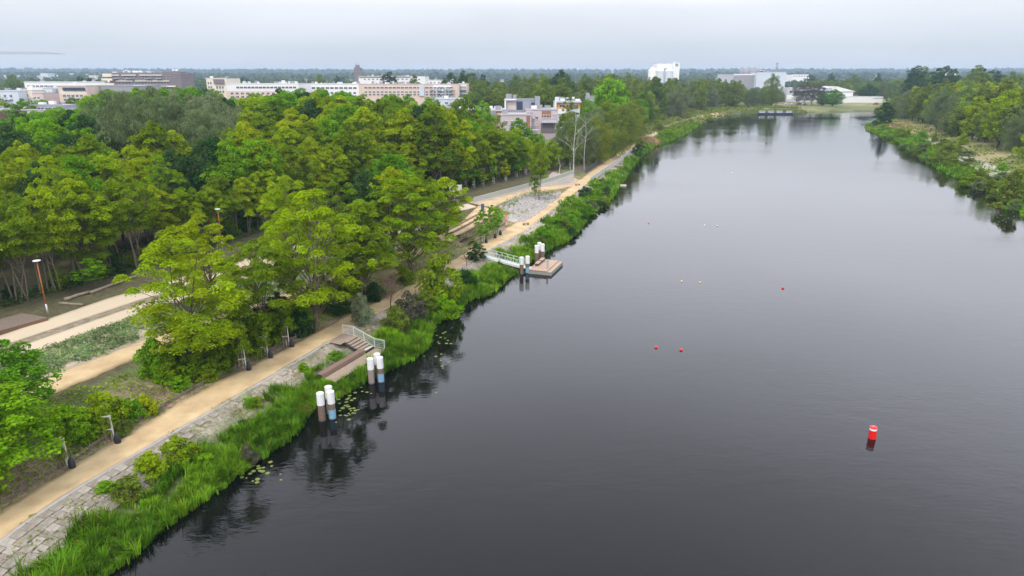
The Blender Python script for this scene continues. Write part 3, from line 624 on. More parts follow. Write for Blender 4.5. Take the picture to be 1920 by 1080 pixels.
# saplings with stakes and watering bags
def stake_frame(x, y, label, n=1, H=2.5, cat='tree stake'):
    z = H1(x, y); o = thing('tree_stake_frame', label, cat, (x, y, z-.1), R(12), 'stake frames of the young trees')
    for (sx, sy) in ((-.3, 0), (.3, 0), (0, .35)): MB().tube([(sx, sy, 0), (sx*.95, sy*.95, H)], .06, 7).build('stake', OLDW if sx < 0 else CONCL, o)
    for zz in (H-.06, H*.52): MB().box((0, -.05, zz), (.66, .07, .09)).build('crossbar', CONCL, o)
    MB().box((-.16, .17, H-.2), (.05, .44, .07), rz=R(-42)).build('crossbar', CONCL, o)
    return o
def water_bag(x, y, label):
    z = H1(x, y); b = MB(); b.tube([(0, 0, 0), (0, 0, .08), (0, 0, .45), (0, 0, .72), (.02, 0, .86)], [.2, .27, .25, .14, .04], 12)
    o = b.build('watering_bag', BAG, None, (x, y, z+.02), smooth=True); o.scale = (1, .8, 1.1); tag(o, label, 'watering bag', 'black watering bags by the path'); return o
ST = [((122, 876), 'by the bright oak at the stone slabs'), ((208, 830), 'next along from the oak'), ((456, 694), 'under the spreading locust, nearest of its three'), ((497, 671), 'middle one of three beyond the spreading locust'), ((537, 650), 'at the foot of the tall three-stemmed locust')]
for (px, py), w_ in ST:
    x, y = gt(px, py, 2.0); stake_frame(x, y, 'pale wooden stake frame '+w_)
    water_bag(x+.62, y-.1, 'black watering bag leaning on the stake frame '+w_)
    tree('young_tree', 'sapling', 'thin young tree '+w_, 'young tree', x, y+.05, None, 5.2 if px > 300 else 3.4, 2.1 if px > 300 else 1.2, L_LOCD)
for i, (px, py, hh) in enumerate([(905, 456, 6), (922, 447, 6), (932, 441, 5)]):
    x, y = gt(px, py, 2.0); stake_frame(x, y, ('nearest', 'middle', 'farthest')[i]+' pale stake frame of the three below the seating terraces')
    water_bag(x+.6, y, ('nearest', 'middle', 'farthest')[i]+' black bag of the three below the seating terraces')
    tree('young_tree', 'sapling', ('nearest', 'middle', 'farthest')[i]+' leafy young tree of the three below the seating terraces', 'young tree', x, y+.05, None, hh, 3.0, L_MAP)
k = 0
for i, (px, py, hh) in enumerate([(872, 352, 5), (888, 352, 6), (905, 350, 4), (925, 345, 6), (948, 340, 5), (968, 333, 5), (985, 328, 5), (1000, 322, 5)]):
    x, y = G(px, py, 3.2); stake_frame(x, y, 'small wooden stake frame in the row of saplings behind the ramp wall', H=1.7)
    tree('young_tree', 'sapling', 'bright green staked sapling in the row behind the ramp wall', 'young tree', x, y+.05, None, hh*1.15, 2.4+i % 3*.5, L_MAP if i % 2 else L_LOC, 'saplings behind the ramp wall')

# bushes: on the slope above the path, on the bank below it, on the far bank
def bush(px, py, H_, W_, label, leaf=None, z=1.5, group=None, name='bush'):
    x, y = gt(px, py, z); return tree(name, 'bush', label, 'bush', x, y, None, H_, W_, leaf, group)
B1 = [(190, 790, 3.2, 3.6, L_LOC, 'large yellow-green bush on the slope beneath the terrace path'), (160, 800, 2.4, 3.0, L_MAP, 'green bush beside the large yellow-green one on the slope'),
 (235, 780, 2.0, 2.6, L_MAP, 'bright low bush on the bare slope above the wattle fence'), (270, 765, 1.6, 2.4, L_LOC, 'small yellow bush next to the bare slope patch'),
 (120, 800, 2.4, 3.4, L_MAP, 'dark green bush between the oak and the yellow-green one'), (225, 815, 1.3, 2.0, L_OLV, 'olive bush just above the second stake frame'),
 (300, 700, 1.4, 2.6, L_MAP, 'leafy bush at the foot of the spreading locust'), (330, 715, 1.3, 2.4, L_MAP, 'green bush below the spreading locust near the fence'),
 (385, 710, 1.6, 2.6, L_LOCD, 'bush in the shade behind the spreading locust'), (420, 690, 2.4, 3.0, L_LOCD, 'tall dense bush between the spreading locust and the stakes'),
 (475, 655, 3.6, 3.0, L_LOCD, 'upright dark bush behind the first of the three stake frames'), (515, 635, 3.2, 3.0, L_LOCD, 'upright dark bush behind the middle stake frame'),
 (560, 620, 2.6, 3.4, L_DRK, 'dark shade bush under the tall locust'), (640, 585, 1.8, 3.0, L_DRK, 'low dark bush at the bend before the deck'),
 (700, 560, 2.2, 3.4, L_DRK, 'dark bush beside the path past the bare shrub'), (755, 530, 2.4, 3.4, L_LOCD, 'bush under the wide overhanging locust'),
 (285, 885, 1.7, 2.6, L_LOC, 'olive-yellow bush on the bank below the concrete edge'), (335, 862, 1.9, 3.0, L_LOCD, 'round green bush next to the olive-yellow one on the bank'),
 (202, 920, .8, 1.7, L_MAP, 'low green bush alone among the stone slabs'), (570, 695, .9, 1.3, L_MAP, 'small green bush on the bare bank below the deck bench'),
 (628, 672, .9, 1.6, L_MAP, 'small green bush tucked behind the deck bench'), (480, 760, .8, 1.6, L_LOCD, 'low bush on the grey bank above the near pile group'),
 (1075, 395, 3.4, 4.8, L_MAP, 'dense rounded bush at the bank across from the rubble bed'), (1040, 425, 1.8, 4.0, L_MAP, 'low spreading bush below the sandy scar'),
 (1095, 370, 2.6, 4.2, L_DRK, 'dark round bush where the boardwalk railing starts'), (1115, 350, 2.2, 4.0, L_MAP, 'green bush beneath the boardwalk railing'),
 (1195, 300, 4.4, 4.0, L_DRK, 'dark upright bush at the end of the boardwalk'), (1200, 275, 3.2, 5.2, L_OLV, 'olive bush above the patch of dry reeds'),
 (1235, 245, 3.4, 6, L_OLV, 'olive bush hiding the path beyond the dry reeds'), (1250, 255, 3, 7, L_MAP, 'bright bush over the water beyond the dry reeds'), (1330, 232, 3, 8, L_OLV, 'low shore bush by the sandy spit')]
for px, py, h_, w_, lf, lb in B1: bush(px, py, h_, w_, lb, lf)
rr = random.Random(21)
BKI = 0
BW = ['at the slab revetment', 'above the near piles', 'beside the viewing deck', 'past the viewing deck', 'under the young locust', 'short of the gangway', 'beyond the gangway', 'below the sandy scar', 'across from the rubble bed', 'near the boardwalk']
for yy in np.arange(44, 186, 3.6):
    i = int(np.argmin(abs(PC[:, 1]-yy))); xs = PC[i]-nrm[i]*(PW[i]+rr.uniform(2.6, 7.5)); hh = rr.uniform(.8, 1.9)*(1.3 if yy > 80 else 1); du, dv_ = (xs[0]+18.55)*DKC+(xs[1]-61.95)*DKS, -(xs[0]+18.55)*DKS+(xs[1]-61.95)*DKC
    if (-1.5 < du < 10.5 and -2.5 < dv_ < 6) or inside(np.array([xs]), WPOLY)[0] or 99 < xs[1] < 113: continue
    BKI += 1; tree('bush', 'bush', ('dark ', 'olive ', 'bright ', 'brownish ')[BKI % 4]+'small bush among the bank reeds '+BW[min(9, int((yy-40)/15))], 'bush', xs[0], xs[1], None, hh, hh*rr.uniform(1.2, 2.0), [L_DRK, L_OLV, L_MAP, L_BRN][BKI % 4], 'small bushes among the bank reeds')
for i in range(26):
    k_ = int(np.argmin(abs(PC[:, 1]-rr.uniform(56, 84)))); xs = PC[k_]+nrm[k_]*(PW[k_]+rr.uniform(2.2, 6.5)); hh = rr.uniform(1.4, 3.4); zone = 'under the spreading locust' if xs[1] < 64 else 'between the spreading and the three-stemmed locust' if xs[1] < 71 else 'past the three-stemmed locust'
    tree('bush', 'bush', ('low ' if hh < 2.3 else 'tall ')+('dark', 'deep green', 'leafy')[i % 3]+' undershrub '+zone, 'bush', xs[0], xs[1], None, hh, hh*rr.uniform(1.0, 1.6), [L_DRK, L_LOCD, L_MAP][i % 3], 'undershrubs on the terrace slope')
for i in range(0, len(FRp), 7):
    xs = FRp[i]+np.array([rr.uniform(-4, -1.), rr.uniform(0, 2)]); hh = rr.uniform(1.5, 4.2); tx = PIX(xs[0], xs[1], 5)[0]
    if tx > 990: continue
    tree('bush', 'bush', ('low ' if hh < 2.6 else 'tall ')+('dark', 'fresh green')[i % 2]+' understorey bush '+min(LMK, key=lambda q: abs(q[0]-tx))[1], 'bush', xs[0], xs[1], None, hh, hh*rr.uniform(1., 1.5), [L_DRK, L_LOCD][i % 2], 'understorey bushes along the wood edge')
for i in range(34):      # the thicket on the far bank's edge and meadow
    px = rr.uniform(1670, 1935); base = np.interp(px, [1660, 1760, 1920], [236, 262, 330]); py = base+rr.uniform(0, 1)*np.interp(px, [1660, 1760, 1920], [10, 40, 60])
    x, y = G(px, py, 3); kk = rr.randrange(5); hh = rr.uniform(1.6, 4.2); tree('bush', 'bush', ('tall ' if hh > 3 else 'low ')+('olive', 'deep green', 'grey', 'dull olive', 'fresh green')[kk]+' scrub bush '+('behind the headland', 'by the upper stone path', 'at the stone path bend', 'beside the slab path', 'in the near dry meadow')[min(4, int((px-1670)/53))], 'bush', x, y, None, hh, rr.uniform(3, 6.5), [L_OLV, L_LOCD, L_GRY, L_OLV, L_MAP][kk], 'scrub on the opposite bank')
for px, py, h_, w_, lf, lb in [(1777, 292, 6, 7, L_OLV, 'big grey-green bush between the two stretches of stone path'), (1805, 270, 4.4, 5, L_LOC, 'yellowish bush behind the big grey-green one'), (1905, 355, 7, 9, L_OLV, 'big dark willow bush at the near end of the stone path'), (1925, 300, 9, 7, L_LOC, 'yellow-green locust bush at the right edge of the opposite bank'), (1690, 250, 4, 6, L_OLV, 'bush on the headland behind the alder'), (1880, 318, 2.5, 3.4, L_MAP, 'green bush alone in the dry meadow')]:
    x, y = G(px, py, 3); tree('bush', 'bush', lb, 'bush', x, y, None, h_, w_, lf)

# ---- the mixed wood across and behind
PROF_M = [(780, 150), (860, 136), (890, 148), (940, 152), (960, 141), (1000, 139), (1040, 134), (1100, 139), (1160, 136), (1210, 142), (1300, 145), (1350, 144), (1385, 150), (1400, 166), (1430, 160), (1470, 172), (1485, 180), (1530, 178), (1560, 182), (1640, 178)]
LM2 = [(0, 'at the pale terraces'), (250, 'by the brick flats'), (560, 'by the long white flats'), (800, 'by the salmon flats'), (900, 'left of the lilac house'), (980, 'behind the lilac house'), (1060, 'behind the orange-fronted house'), (1145, 'around the vivid lime'), (1240, 'below the silo works'), (1320, 'left of the factory'), (1410, 'in front of the grey factory'), (1500, 'by the leaning alders'), (1600, 'behind the white halls'), (1670, 'behind the headland'), (1740, 'above the stone path end'), (1810, 'above the stone path bend'), (1880, 'above the dry meadow'), (1990, 'past the edge of view')]
def mass(poly, sp, seed, prof, kinds, pxr, h0, label, group, cull=0):
    P = scatter(poly, sp, seed); z = hfun(P)[0]; q = random.Random(seed); n = 0
    for (x, y), zz in sorted(zip(map(tuple, P), z), key=lambda a: a[0][1]):
        px, py = PIX(x, y, zz+8)
        if not pxr[0] < px < pxr[1]: continue
        if q.random() < cull: continue
        kd, nm, lf, ht, wf, adj = q.choice(kinds); H_ = q.uniform(*ht)*h0; c = ceil_h(x, y, zz, prof)
        if c < 5: continue
        H_ = min(H_, c*q.uniform(.9, 1.0)); tree(nm, kd, ('high ' if H_ > 17 and 'tall' not in adj else 'low ' if H_ < 11 else '')+adj+' '+label+' '+min(LM2, key=lambda k_: abs(k_[0]-px))[1], 'tree', x, y, zz, H_, H_*wf if H_ > 9 else H_*1.1, lf, adj+' '+group); n += 1
    return n
KM = [('poplar', 'poplar_tree', L_FAR, (20, 28), .5, 'tall dull green tree'), ('poplar', 'poplar_tree', L_OLV, (17, 24), .6, 'olive broad tree'), ('round', 'round_tree', L_FAR, (11, 17), .8, 'rounded dark green tree'), ('willow', 'willow_tree', L_GRY, (14, 20), .8, 'silver-grey willow')]
KM[1] = ('poplar', 'ash_tree')+KM[1][2:]
mass([(45, 335), (62, 350), (78, 385), (98, 430), (122, 480), (146, 524), (186, 573), (232, 606), (345, 640), (350, 735), (120, 740), (-40, 640), (-60, 420), (15, 330)], 16.5, 31, PROF_M, KM, (860, 1470), 1., 'of the wide wood', 'of the wide wood')
mass([(33, 262), (52, 310), (66, 345), (60, 360), (40, 340), (25, 290)], 8.5, 33, [(0, 175), (1150, 185), (1220, 178), (1300, 180)], [('locust', 'locust_tree', L_LOC, (14, 17), .7, 'yellow-green locust'), ('maple', 'maple_tree', L_MAP, (13, 16), .7, 'green maple'), ('locust', 'locust_tree', L_LOCD, (14, 17), .7, 'olive locust')], (1000, 1400), 1., 'lining the path past the boardwalk', 'lining the path')
PROF_R = [(1650, 200), (1690, 175), (1720, 150), (1760, 141), (1800, 140), (1850, 136), (1900, 139), (2200, 140)]
fr = [G(1690, 222, 4), G(1735, 236, 4), G(1790, 252, 4), G(1850, 268, 4), G(1925, 290, 4), G(2100, 330, 4)]
KR = [('poplar', 'poplar_tree', L_OLV, (17, 24), .6, 'olive tree'), ('round', 'round_tree', L_FAR, (12, 18), .85, 'dark rounded tree'), ('willow', 'willow_tree', L_GRY, (14, 19), .85, 'grey willow'), ('locust', 'locust_tree', L_LOCD, (13, 19), .7, 'yellowish locust'), ('poplar', 'poplar_tree', L_LOC, (16, 22), .6, 'light green tree')]
mass(fr+[(430, 330), (470, 620), (300, 620)], 13, 35, PROF_R, KR, (1640, 2080), 1., 'of the opposite wood', 'of the opposite wood')
PROF_F = [(1300, 160), (1480, 165), (1520, 150), (1600, 148), (1650, 152), (1700, 148), (1760, 142), (2000, 138)]
mass([(300, 760), (650, 760), (700, 1000), (260, 1000)], 19, 37, PROF_F, KM[:3], (1480, 2000), 1.15, 'on the plain', 'behind the white halls')
mass([(330, 640), (560, 640), (520, 740), (380, 740)], 20, 38, [(1600, 176), (1720, 160), (2000, 150)], KM[:3], (1655, 2000), 1., 'behind the far shore meadow', 'behind the far shore meadow')
mass([(-420, 250), (-40, 250), (-20, 330), (-330, 330)], 17, 39, [(-300, 196), (0, 190), (200, 172), (400, 160), (560, 162), (700, 172), (870, 184), (900, 202)], [('maple', 'maple_tree', L_MAP, (15, 21), .7, 'green garden tree'), ('round', 'round_tree', L_FAR, (12, 17), .9, 'dull round garden tree')], (-100, 1000), 1., 'of the estate', 'between the wood and the flats', cull=.1)

# mistletoe-like rook nests in the crowns of the opposite wood
nb = MB(); q = random.Random(3)
# far tree lines: nobody can count these trees
def treeline(label, y0, y1, x0, x1, n, hgt, size, seed, leaf, cards_per=26, prof=None):
    r = np.random.default_rng(seed); x = r.uniform(x0, x1, n); y = r.uniform(y0, y1, n); z = hfun(np.c_[x, y])[0]; hh = r.uniform(.6, 1.1, n)*hgt*(.75+.5*vnoise(np.c_[x, y], 160, seed))
    k = cards_per; X = np.repeat(np.c_[x, y, z+hh*.55], k, 0); d = unit(r.normal(size=(n*k, 3))); sc = np.repeat(np.c_[hh*.42, hh*.42, hh*.48], k, 0)
    P = X+d*sc*r.uniform(.6, 1.05, (n*k, 1)); a = unit(np.cross(d, r.normal(size=d.shape))); b_ = np.cross(d, a); s_ = r.uniform(.7, 1.3, (n*k, 1))*size
    t_ = np.repeat(r.uniform(.7, 1.3, (n, 1)), k, 0)*r.uniform(.8, 1.2, (n*k, 1))*np.ones((1, 3)); V, F, T = cards(P, a*s_, b_*s_*.8, t_)
    return tag(link('distant_treeline', mesh_np('distant_treeline', V, F, T), leaf), label, None, None, 'stuff')
treeline('dark belt of trees behind the near flats', 560, 1000, -1000, 120, 900, 14, 3.0, 1, L_FARD, 18)
treeline('bluish belt of woods across the plain', 1050, 1700, -1500, 1900, 2400, 15, 4.2, 2, L_FARD, 14)
treeline('pale woods before the horizon', 2100, 3000, -2800, 3200, 2800, 18, 7.5, 3, L_FARD, 12)
treeline('faint woods along the horizon', 3900, 5400, -5000, 5400, 2600, 26, 14, 4, L_FARD, 11)

SKY = [(22, 141, 640), (150, 143, 560), (168, 146, 600), (60, 145, 700), (420, 150, 560), (452, 147, 700), (598, 140, 760), (632, 142, 820), (728, 136, 610), (776, 140, 560), (845, 138, 500), (868, 134, 520), (884, 136, 560), (905, 139, 600), (1052, 133, 520), (1178, 137, 600), (1520, 140, 900), (1560, 137, 950), (1604, 139, 900), (1648, 137, 900), (1720, 125, 620), (1735, 124, 640), (1772, 124, 560), (1790, 129, 600), (1834, 124, 560), (1842, 126, 600), (1866, 131, 640), (1900, 133, 600)]
for i, (px, pt, Y) in enumerate(SKY):
    x, zt = AT(px, pt, Y); z = H1(x, Y); near_ = min(LM2, key=lambda k_: abs(k_[0]-px))[1]
    tree('skyline_tree', 'poplar', ('slender' if i % 2 else 'broad')+' dark skyline tree '+near_+(' beyond' if i % 3 == 0 else ''), 'tree', x, Y, z, zt-z, (zt-z)*(.45 if i % 2 else .75), L_DRK if i % 3 else L_FAR, 'trees breaking the skyline')
# ---- reeds, undergrowth, planting bed, lily pads
def blades(name, P, Z, hgt, wid, seed, leaf, label, tuft=.85, y_scale=True):
    r = np.random.default_rng(seed); n = len(P); ts = tuft*(1 if y_scale else 2.2); cell = np.floor(P/ts); hsh = lambda k: np.modf(np.abs(np.sin(cell[:, 0]*12.9898*k+cell[:, 1]*78.233+k)*43758.5453))[0]; tc_ = (cell+.5+np.c_[hsh(1)-.5, hsh(2)-.5]*.6)*ts; dv_ = P-tc_; rt = np.hypot(dv_[:, 0], dv_[:, 1])/ts; P = tc_+dv_*.72; a = np.arctan2(dv_[:, 1], dv_[:, 0])+r.normal(size=n)*.5; h = hgt*r.uniform(.6, 1.1, n)*(.55+.75*vnoise(P, 1.7, seed))*(.65+.6*hsh(3))*(1.1-.45*np.clip(rt, 0, 1)); ln = np.clip(.1+1.1*rt+r.normal(size=n)*.12, .05, .95)*h
    d = np.c_[np.cos(a), np.sin(a), np.zeros(n)]; s = np.c_[-np.sin(a), np.cos(a), np.zeros(n)]; w_ = (wid*r.uniform(.6, 1.3, n))[:, None]; b0 = np.c_[P, Z]; up_ = np.array([0, 0, 1.])
    m1 = b0+d*ln[:, None]*.3+up_*h[:, None]*.6; tp = b0+d*ln[:, None]+up_*(h*np.where(ln > .5*h, .8, 1.))[:, None]
    V = np.stack([b0-s*w_*.6, b0+s*w_*.6, m1+s*w_, m1-s*w_, tp+s*w_*.12, tp-s*w_*.12], 1).reshape(-1, 3); i = np.arange(n)[:, None]*6
    F = np.vstack([i+np.array([[0, 1, 2, 3]]), i+np.array([[3, 2, 4, 5]])])
    g = vnoise(P, 2.6, seed+5); g2 = vnoise(P, .7, seed+9); t_ = np.c_[.35+1.1*g, .5+.75*g, .6+.5*g]*(.65+.7*g2)[:, None]*r.uniform(.6, 1.4, (n, 1)); t_[r.random(n) < .05] = (2.2, 1.0, 3.0)
    return tag(link(name, mesh_np(name, V, F, np.repeat(t_, 6, 0)), leaf), label, None, None, 'stuff')
def strip(y0, y1, n, side, seed, rmax=.55, dmax=6):
    r = np.random.default_rng(seed); L = np.array(LSf if side == 'l' else RSf); seg = L[1:]-L[:-1]; c = (L[1:]+L[:-1])/2; m = (c[:, 1] > y0) & (c[:, 1] < y1); ln = np.hypot(*seg.T)*m
    i = r.choice(len(seg), n, p=ln/ln.sum()); t_ = r.random((n, 1)); d = seg[i]/np.hypot(*seg[i].T)[:, None]; nn_ = np.c_[-d[:, 1], d[:, 0]]
    P = L[i]+seg[i]*t_+nn_*(r.uniform(-.5, dmax, (n, 1))**1.0)
    if side == 'r': P = L[i]+seg[i]*t_+nn_*r.uniform(-.5, dmax, (n, 1))
    z, f = hfun(P); g = vnoise(P, 2.4, 77); w_ = (f['dS'] < 1e6) & ~(f['ins'] & (f['dS'] > .35+g*.5))
    if side == 'l': rat = f['dS']/(f['dS']+f['e']+.01); w_ &= (~f['inland']) & (f['ins'] | (rat < rmax*(.55+.8*g))) & (vnoise(P, 1.3, 91) > .16); w_ &= f['ins'] | (f['e'] > 3.3*np.clip((51-P[:, 1])/4, 0, 1)*(.75+.5*g))
    px = np.array([PIX(a, b, 0) for a, b in P])
    du, dv_ = (P[:, 0]+18.55)*DKC+(P[:, 1]-61.95)*DKS, -(P[:, 0]+18.55)*DKS+(P[:, 1]-61.95)*DKC
    g0, g1 = np.array(G(905, 480, 1.9)), np.array(G(985, 502, .7)); w_ &= seg_dist(P, g0[None], g1[None])[0] > 1.5
    w_ &= ~(((du > -.3) & (du < 9.2) & (dv_ > -1.45) & (dv_ < 1.4)) | ((du > 6.3) & (du < 9.2) & (dv_ > 0) & (dv_ < 4.8))); return P[w_], np.maximum(z[w_], 0)-.02
blades('reed_bed', *strip(30, 78, 60000, 'l', 1, .62, 6.5), 1.15, .028, 1, L_RED, 'lush bright green reeds and sedge along the near waterline')
blades('reed_bed', *strip(78, 150, 42000, 'l', 2, .75, 7), 1.25, .04, 2, L_RED, 'bright reeds along the waterline around the gangway')
blades('reed_bed', *strip(150, 420, 26000, 'l', 3, .7, 9), 1.4, .09, 3, L_RED, 'reeds fringing the bank past the boardwalk', y_scale=False)
blades('reed_bed', *strip(135, 430, 34000, 'r', 4, 1, 8), 1.3, .09, 4, L_RED, 'reeds fringing the opposite bank', y_scale=False)
P = np.array(G(1225, 268, 1))+np.random.default_rng(5).normal(size=(1800, 2))*np.array([2.6, 4.5]); P = P[~inside(P, WPOLY)]; blades('dry_reeds', P, hfun(P)[0], 2.2, .08, 5, L_DRY, 'patch of straw-coloured dry reeds by the bend of the path')
P = np.array(G(1655, 240, 1))+np.random.default_rng(6).normal(size=(2600, 2))*np.array([7, 7]); P = P[~inside(P, WPOLY)]; blades('dry_reeds', P, hfun(P)[0], 1.2, .1, 6, L_DRY, 'dry straw-coloured grass on the tip of the headland')

def cover(name, P, ll, lw, hgt, leaf, label, seed, per=3, col=None):
    r = np.random.default_rng(seed); n = len(P)*per; Q = np.repeat(P, per, 0)+r.normal(size=(n, 2))*ll*.7; z = hfun(Q)[0]; up_ = unit(np.c_[r.normal(size=(n, 2))*.55, np.ones(n)]); a = unit(np.cross(up_, r.normal(size=(n, 3)))); b_ = np.cross(up_, a)
    s = r.uniform(.6, 1.4, (n, 1)); g = vnoise(Q, 1.9, seed)[:, None]; t_ = (.6+.8*g)*r.uniform(.7, 1.3, (n, 1))*np.ones((1, 3))
    if col is not None: t_ = t_*np.where(r.random((n, 1)) < .28, np.array([col]), 1.)
    V, F, T = cards(np.c_[Q, z+hgt*r.uniform(.1, 1, n)], a*ll/2*s, b_*lw/2*s, t_)
    return tag(link(name, mesh_np(name, V, F, T), leaf), label, None, None, 'stuff')
r = np.random.default_rng(8)
A, B = resample(LANES['planting_bed'][0], 200), resample(LANES['planting_bed'][1], 200); n = 15000; i = r.integers(40, 200, n); t_ = r.random((n, 1)); P = A[i]*(1-t_)+B[i]*t_+r.normal(size=(n, 2))*.2
P = P[(vnoise(P, 1.1, 9)*.6+vnoise(P, 3.2, 10)*.6+.55*(1-t_[:, 0])) > .72]; cover('planting_bed_plants', P, .24, .13, .3, L_BLU, 'blue-green perennials in the bed between the paths', 12, 3, (1.7, 1.5, .9))
P = r.uniform((-62, 30), (10, 185), (150000, 2)); z_, f = hfun(P); m = f['left'] & ~f['ins'] & f['inland'] & (f['e'] > .6); near_lane = np.zeros(len(P), bool)
for k_, pl in LANEP.items(): near_lane |= inside(P, pl)
g = vnoise(P, 2.7, 31); fr_d = inside(P, np.array(FRONT+[(12, 240), (-120, 240), (-120, 40)])); m &= ~near_lane
slope_ = m & ~fr_d & (f['e'] < 9) & (g > .38); cover('slope_undergrowth', P[slope_][:26000], .22, .14, .35, L_LOCD, 'weeds and low brush on the slope above the riverside path', 13, 2, (1.5, 1.5, 1.))
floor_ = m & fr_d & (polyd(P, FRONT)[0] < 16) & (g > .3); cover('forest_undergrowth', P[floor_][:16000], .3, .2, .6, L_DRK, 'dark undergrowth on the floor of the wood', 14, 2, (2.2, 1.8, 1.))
Pf = r.uniform((60, 330), (240, 600), (60000, 2)); zf_, ff = hfun(Pf); mf = ~ff['ins'] & ff['left'] & ((ff['e'] > .3)) & (vnoise(Pf, 7, 66) > .3) & (ff['e'] < 40)
cover('shore_scrub', Pf[mf][:9000], 1.1, .6, 1.3, L_OLV, 'low scrub along the far left shore', 27, 3, (1.3, 1.1, .9))
q_ = np.random.default_rng(4); k_ = q_.integers(0, len(PC)-60, 9000); sd_ = q_.choice([-1, 1], 9000)[:, None]; Pe = PC[k_]+nrm[k_]*sd_*(PW[k_][:, None]+q_.uniform(-.12, .55, (9000, 1)))+dirv[k_]*q_.uniform(-1.5, 1.5, (9000, 1)); Pe = Pe[(vnoise(Pe, 1.6, 55) > .58) & (Pe[:, 1] > 35)]
cover('path_edge_weeds', Pe, .13, .07, .16, L_OLV, 'weeds and tufts along both edges of the riverside path', 25, 3, (1.6, 1.2, 1.))
bank_ = f['left'] & ~f['ins'] & ~f['inland'] & (f['e'] > 1.2) & (g > .55); cover('bank_weeds', P[bank_][:12000], .2, .1, .25, L_OLV, 'weeds growing through the revetment', 15, 2, (1.8, 1.2, 1.))
P = r.uniform((100, 130), (300, 440), (60000, 2)); z_, f = hfun(P); g = vnoise(P, 9, 41); m = ~f['left'] & ~f['ins'] & (f['dS'] > 4) & (g > .4)
cover('meadow_scrub', P[m][:22000], .8, .45, .8, L_OLV, 'rank grass and low scrub on the opposite bank', 16, 2, (1.7, 1.4, .9))
def pads(cx, cy, n, sx, sy, seed, label):
    r = np.random.default_rng(seed); b = MB()
    for i in range(n):
        x, y = G(cx+r.normal()*sx, cy+r.normal()*sy, 0); rad = r.uniform(.09, .2)
        if inside(np.array([(x, y)]), WPOLY)[0]: a0 = r.uniform(0, 6.28); b.poly([(x+rad*math.cos(a0+t*.58), y+rad*math.sin(a0+t*.58), .012+i*.0002) for t in range(11)])
    return tag(b.build('lily_pads', L_PAD), label, None, None, 'stuff')
pads(650, 760, 46, 18, 22, 1, 'yellow-green lily pads around the near mooring piles'); pads(480, 885, 26, 26, 13, 2, 'lily pads off the reeds near the camera'); pads(830, 650, 26, 14, 26, 3, 'lily pads below the overhanging locust'); pads(1880, 400, 60, 34, 17, 4, 'pale lily pads off the opposite bank')

# ------------------------------------------------------------------ built things by the water
def pile(x, y, label, blue=False, H_=2.75, rad=.31, seed=0):
    o = thing('mooring_pile', label, 'mooring pile', (x, y, 0), seed, 'steel mooring piles with white caps')
    zc = H_*.58
    b = MB(); b.tube([(0, 0, -1.2), (0, 0, .15), (0, 0, zc)], [rad, rad, rad], 20, False); b.build('shaft', STEELB if not seed % 2 else STEELG, o, smooth=True)
    b = MB(); b.tube([(0, 0, zc-.02), (0, 0, H_-.03), (0, 0, H_)], [rad+.025, rad+.025, rad-.02], 20); b.build('cap', WHITE, o)
    if blue: MB().tube([(0, 0, .12), (0, 0, zc*.62)], rad+.012, 20, False).build('blue_band', PBLUE, o, smooth=True)
    MB().tube([(0, 0, -.05), (0, 0, .12)], rad+.016, 20, False).build('waterline_stain', DARKM, o, smooth=True)
    return o
pile(-17.15, 55.3, 'brown pile of the near group of three, the one nearest the reeds'); pile(-16.3, 55.6, 'pile with a pale blue band in the near group of three', True); pile(-16.75, 56.6, 'hidden rear pile of the near group of three', seed=1)
pile(-14.2, 63.0, 'brown-grey pile in front of the viewing deck without blue band', seed=1); pile(-13.3, 63.3, 'pile with a pale blue band in front of the viewing deck', True); pile(-13.75, 64.2, 'rear pile of the group at the viewing deck')
x, y = G(978, 514); pile(x, y, 'brown pile at the foot of the gangway'); x, y = G(989, 512); pile(x, y, 'blue-banded pile between gangway and pontoon', True)
x, y = G(1006, 492); pile(x, y, 'pile behind the pontoon benches, nearest the gangway', H_=2.9); x, y = G(1017, 489); pile(x, y, 'pile behind the pontoon benches, farthest out', H_=2.9); x, y = G(1011, 486); pile(x, y, 'middle rear pile behind the pontoon benches', H_=2.9)

# viewing deck: local x along the water, local y towards the path
dk = thing('viewing_deck', 'timber viewing deck with long bench and stairs down from the riverside path', 'viewing deck', (-18.55, 61.95, 0), R(65.5))
zd = .92
for i in range(11): MB().box((4.4+.0*i, -1.25+.145*i, zd-.03), (8.9-.06*(i % 2), .135, .05)).build('plank', DECKW, dk)
MB().box((4.4, -.55, zd-.2), (8.7, 1.5, .26)).build('deck_frame', DARKM, dk)
for i in range(5): MB().box((.3+i*1.9, -1.0, .1), (.14, .14, 1.3)).build('support_post', STEELG, dk)
for i in range(4): MB().box((3.5, .44+.165*i, zd+.42), (7.1, .15, .06)).build('bench_board', DECKR, dk)
for i in range(3): MB().box((3.5, .33, zd+.07+i*.135), (7.1, .04, .12)).build('bench_front_board', DECKR, dk)
MB().box((3.5, .68, zd+.17), (6.9, .6, .4)).build('bench_box', DARKM, dk)
ns = 6
for i in range(ns):
    zz = zd+.165*(i+1); yy = .55+i*.40
    MB().box((7.9, yy+.2, zz-.03), (1.95, .42, .06)).build('stair_tread', DECKW if i else CONCL, dk)
    MB().box((7.9, yy+.02, zz-.1), (1.9, .03, .14)).build('stair_riser', DARKM, dk)
MB().box((7.55, 3.75, 1.86), (2.7, 1.75, .07)).build('landing', DECKW, dk)
for sx in (6.95, 8.85): MB().poly([(sx, .5, zd-.15), (sx, .5, zd+.12), (sx, 2.95, 1.9), (sx, 4.5, 1.9), (sx, 4.5, 1.6), (sx, 3.1, 1.6)]).build('stringer', DARKM, dk)

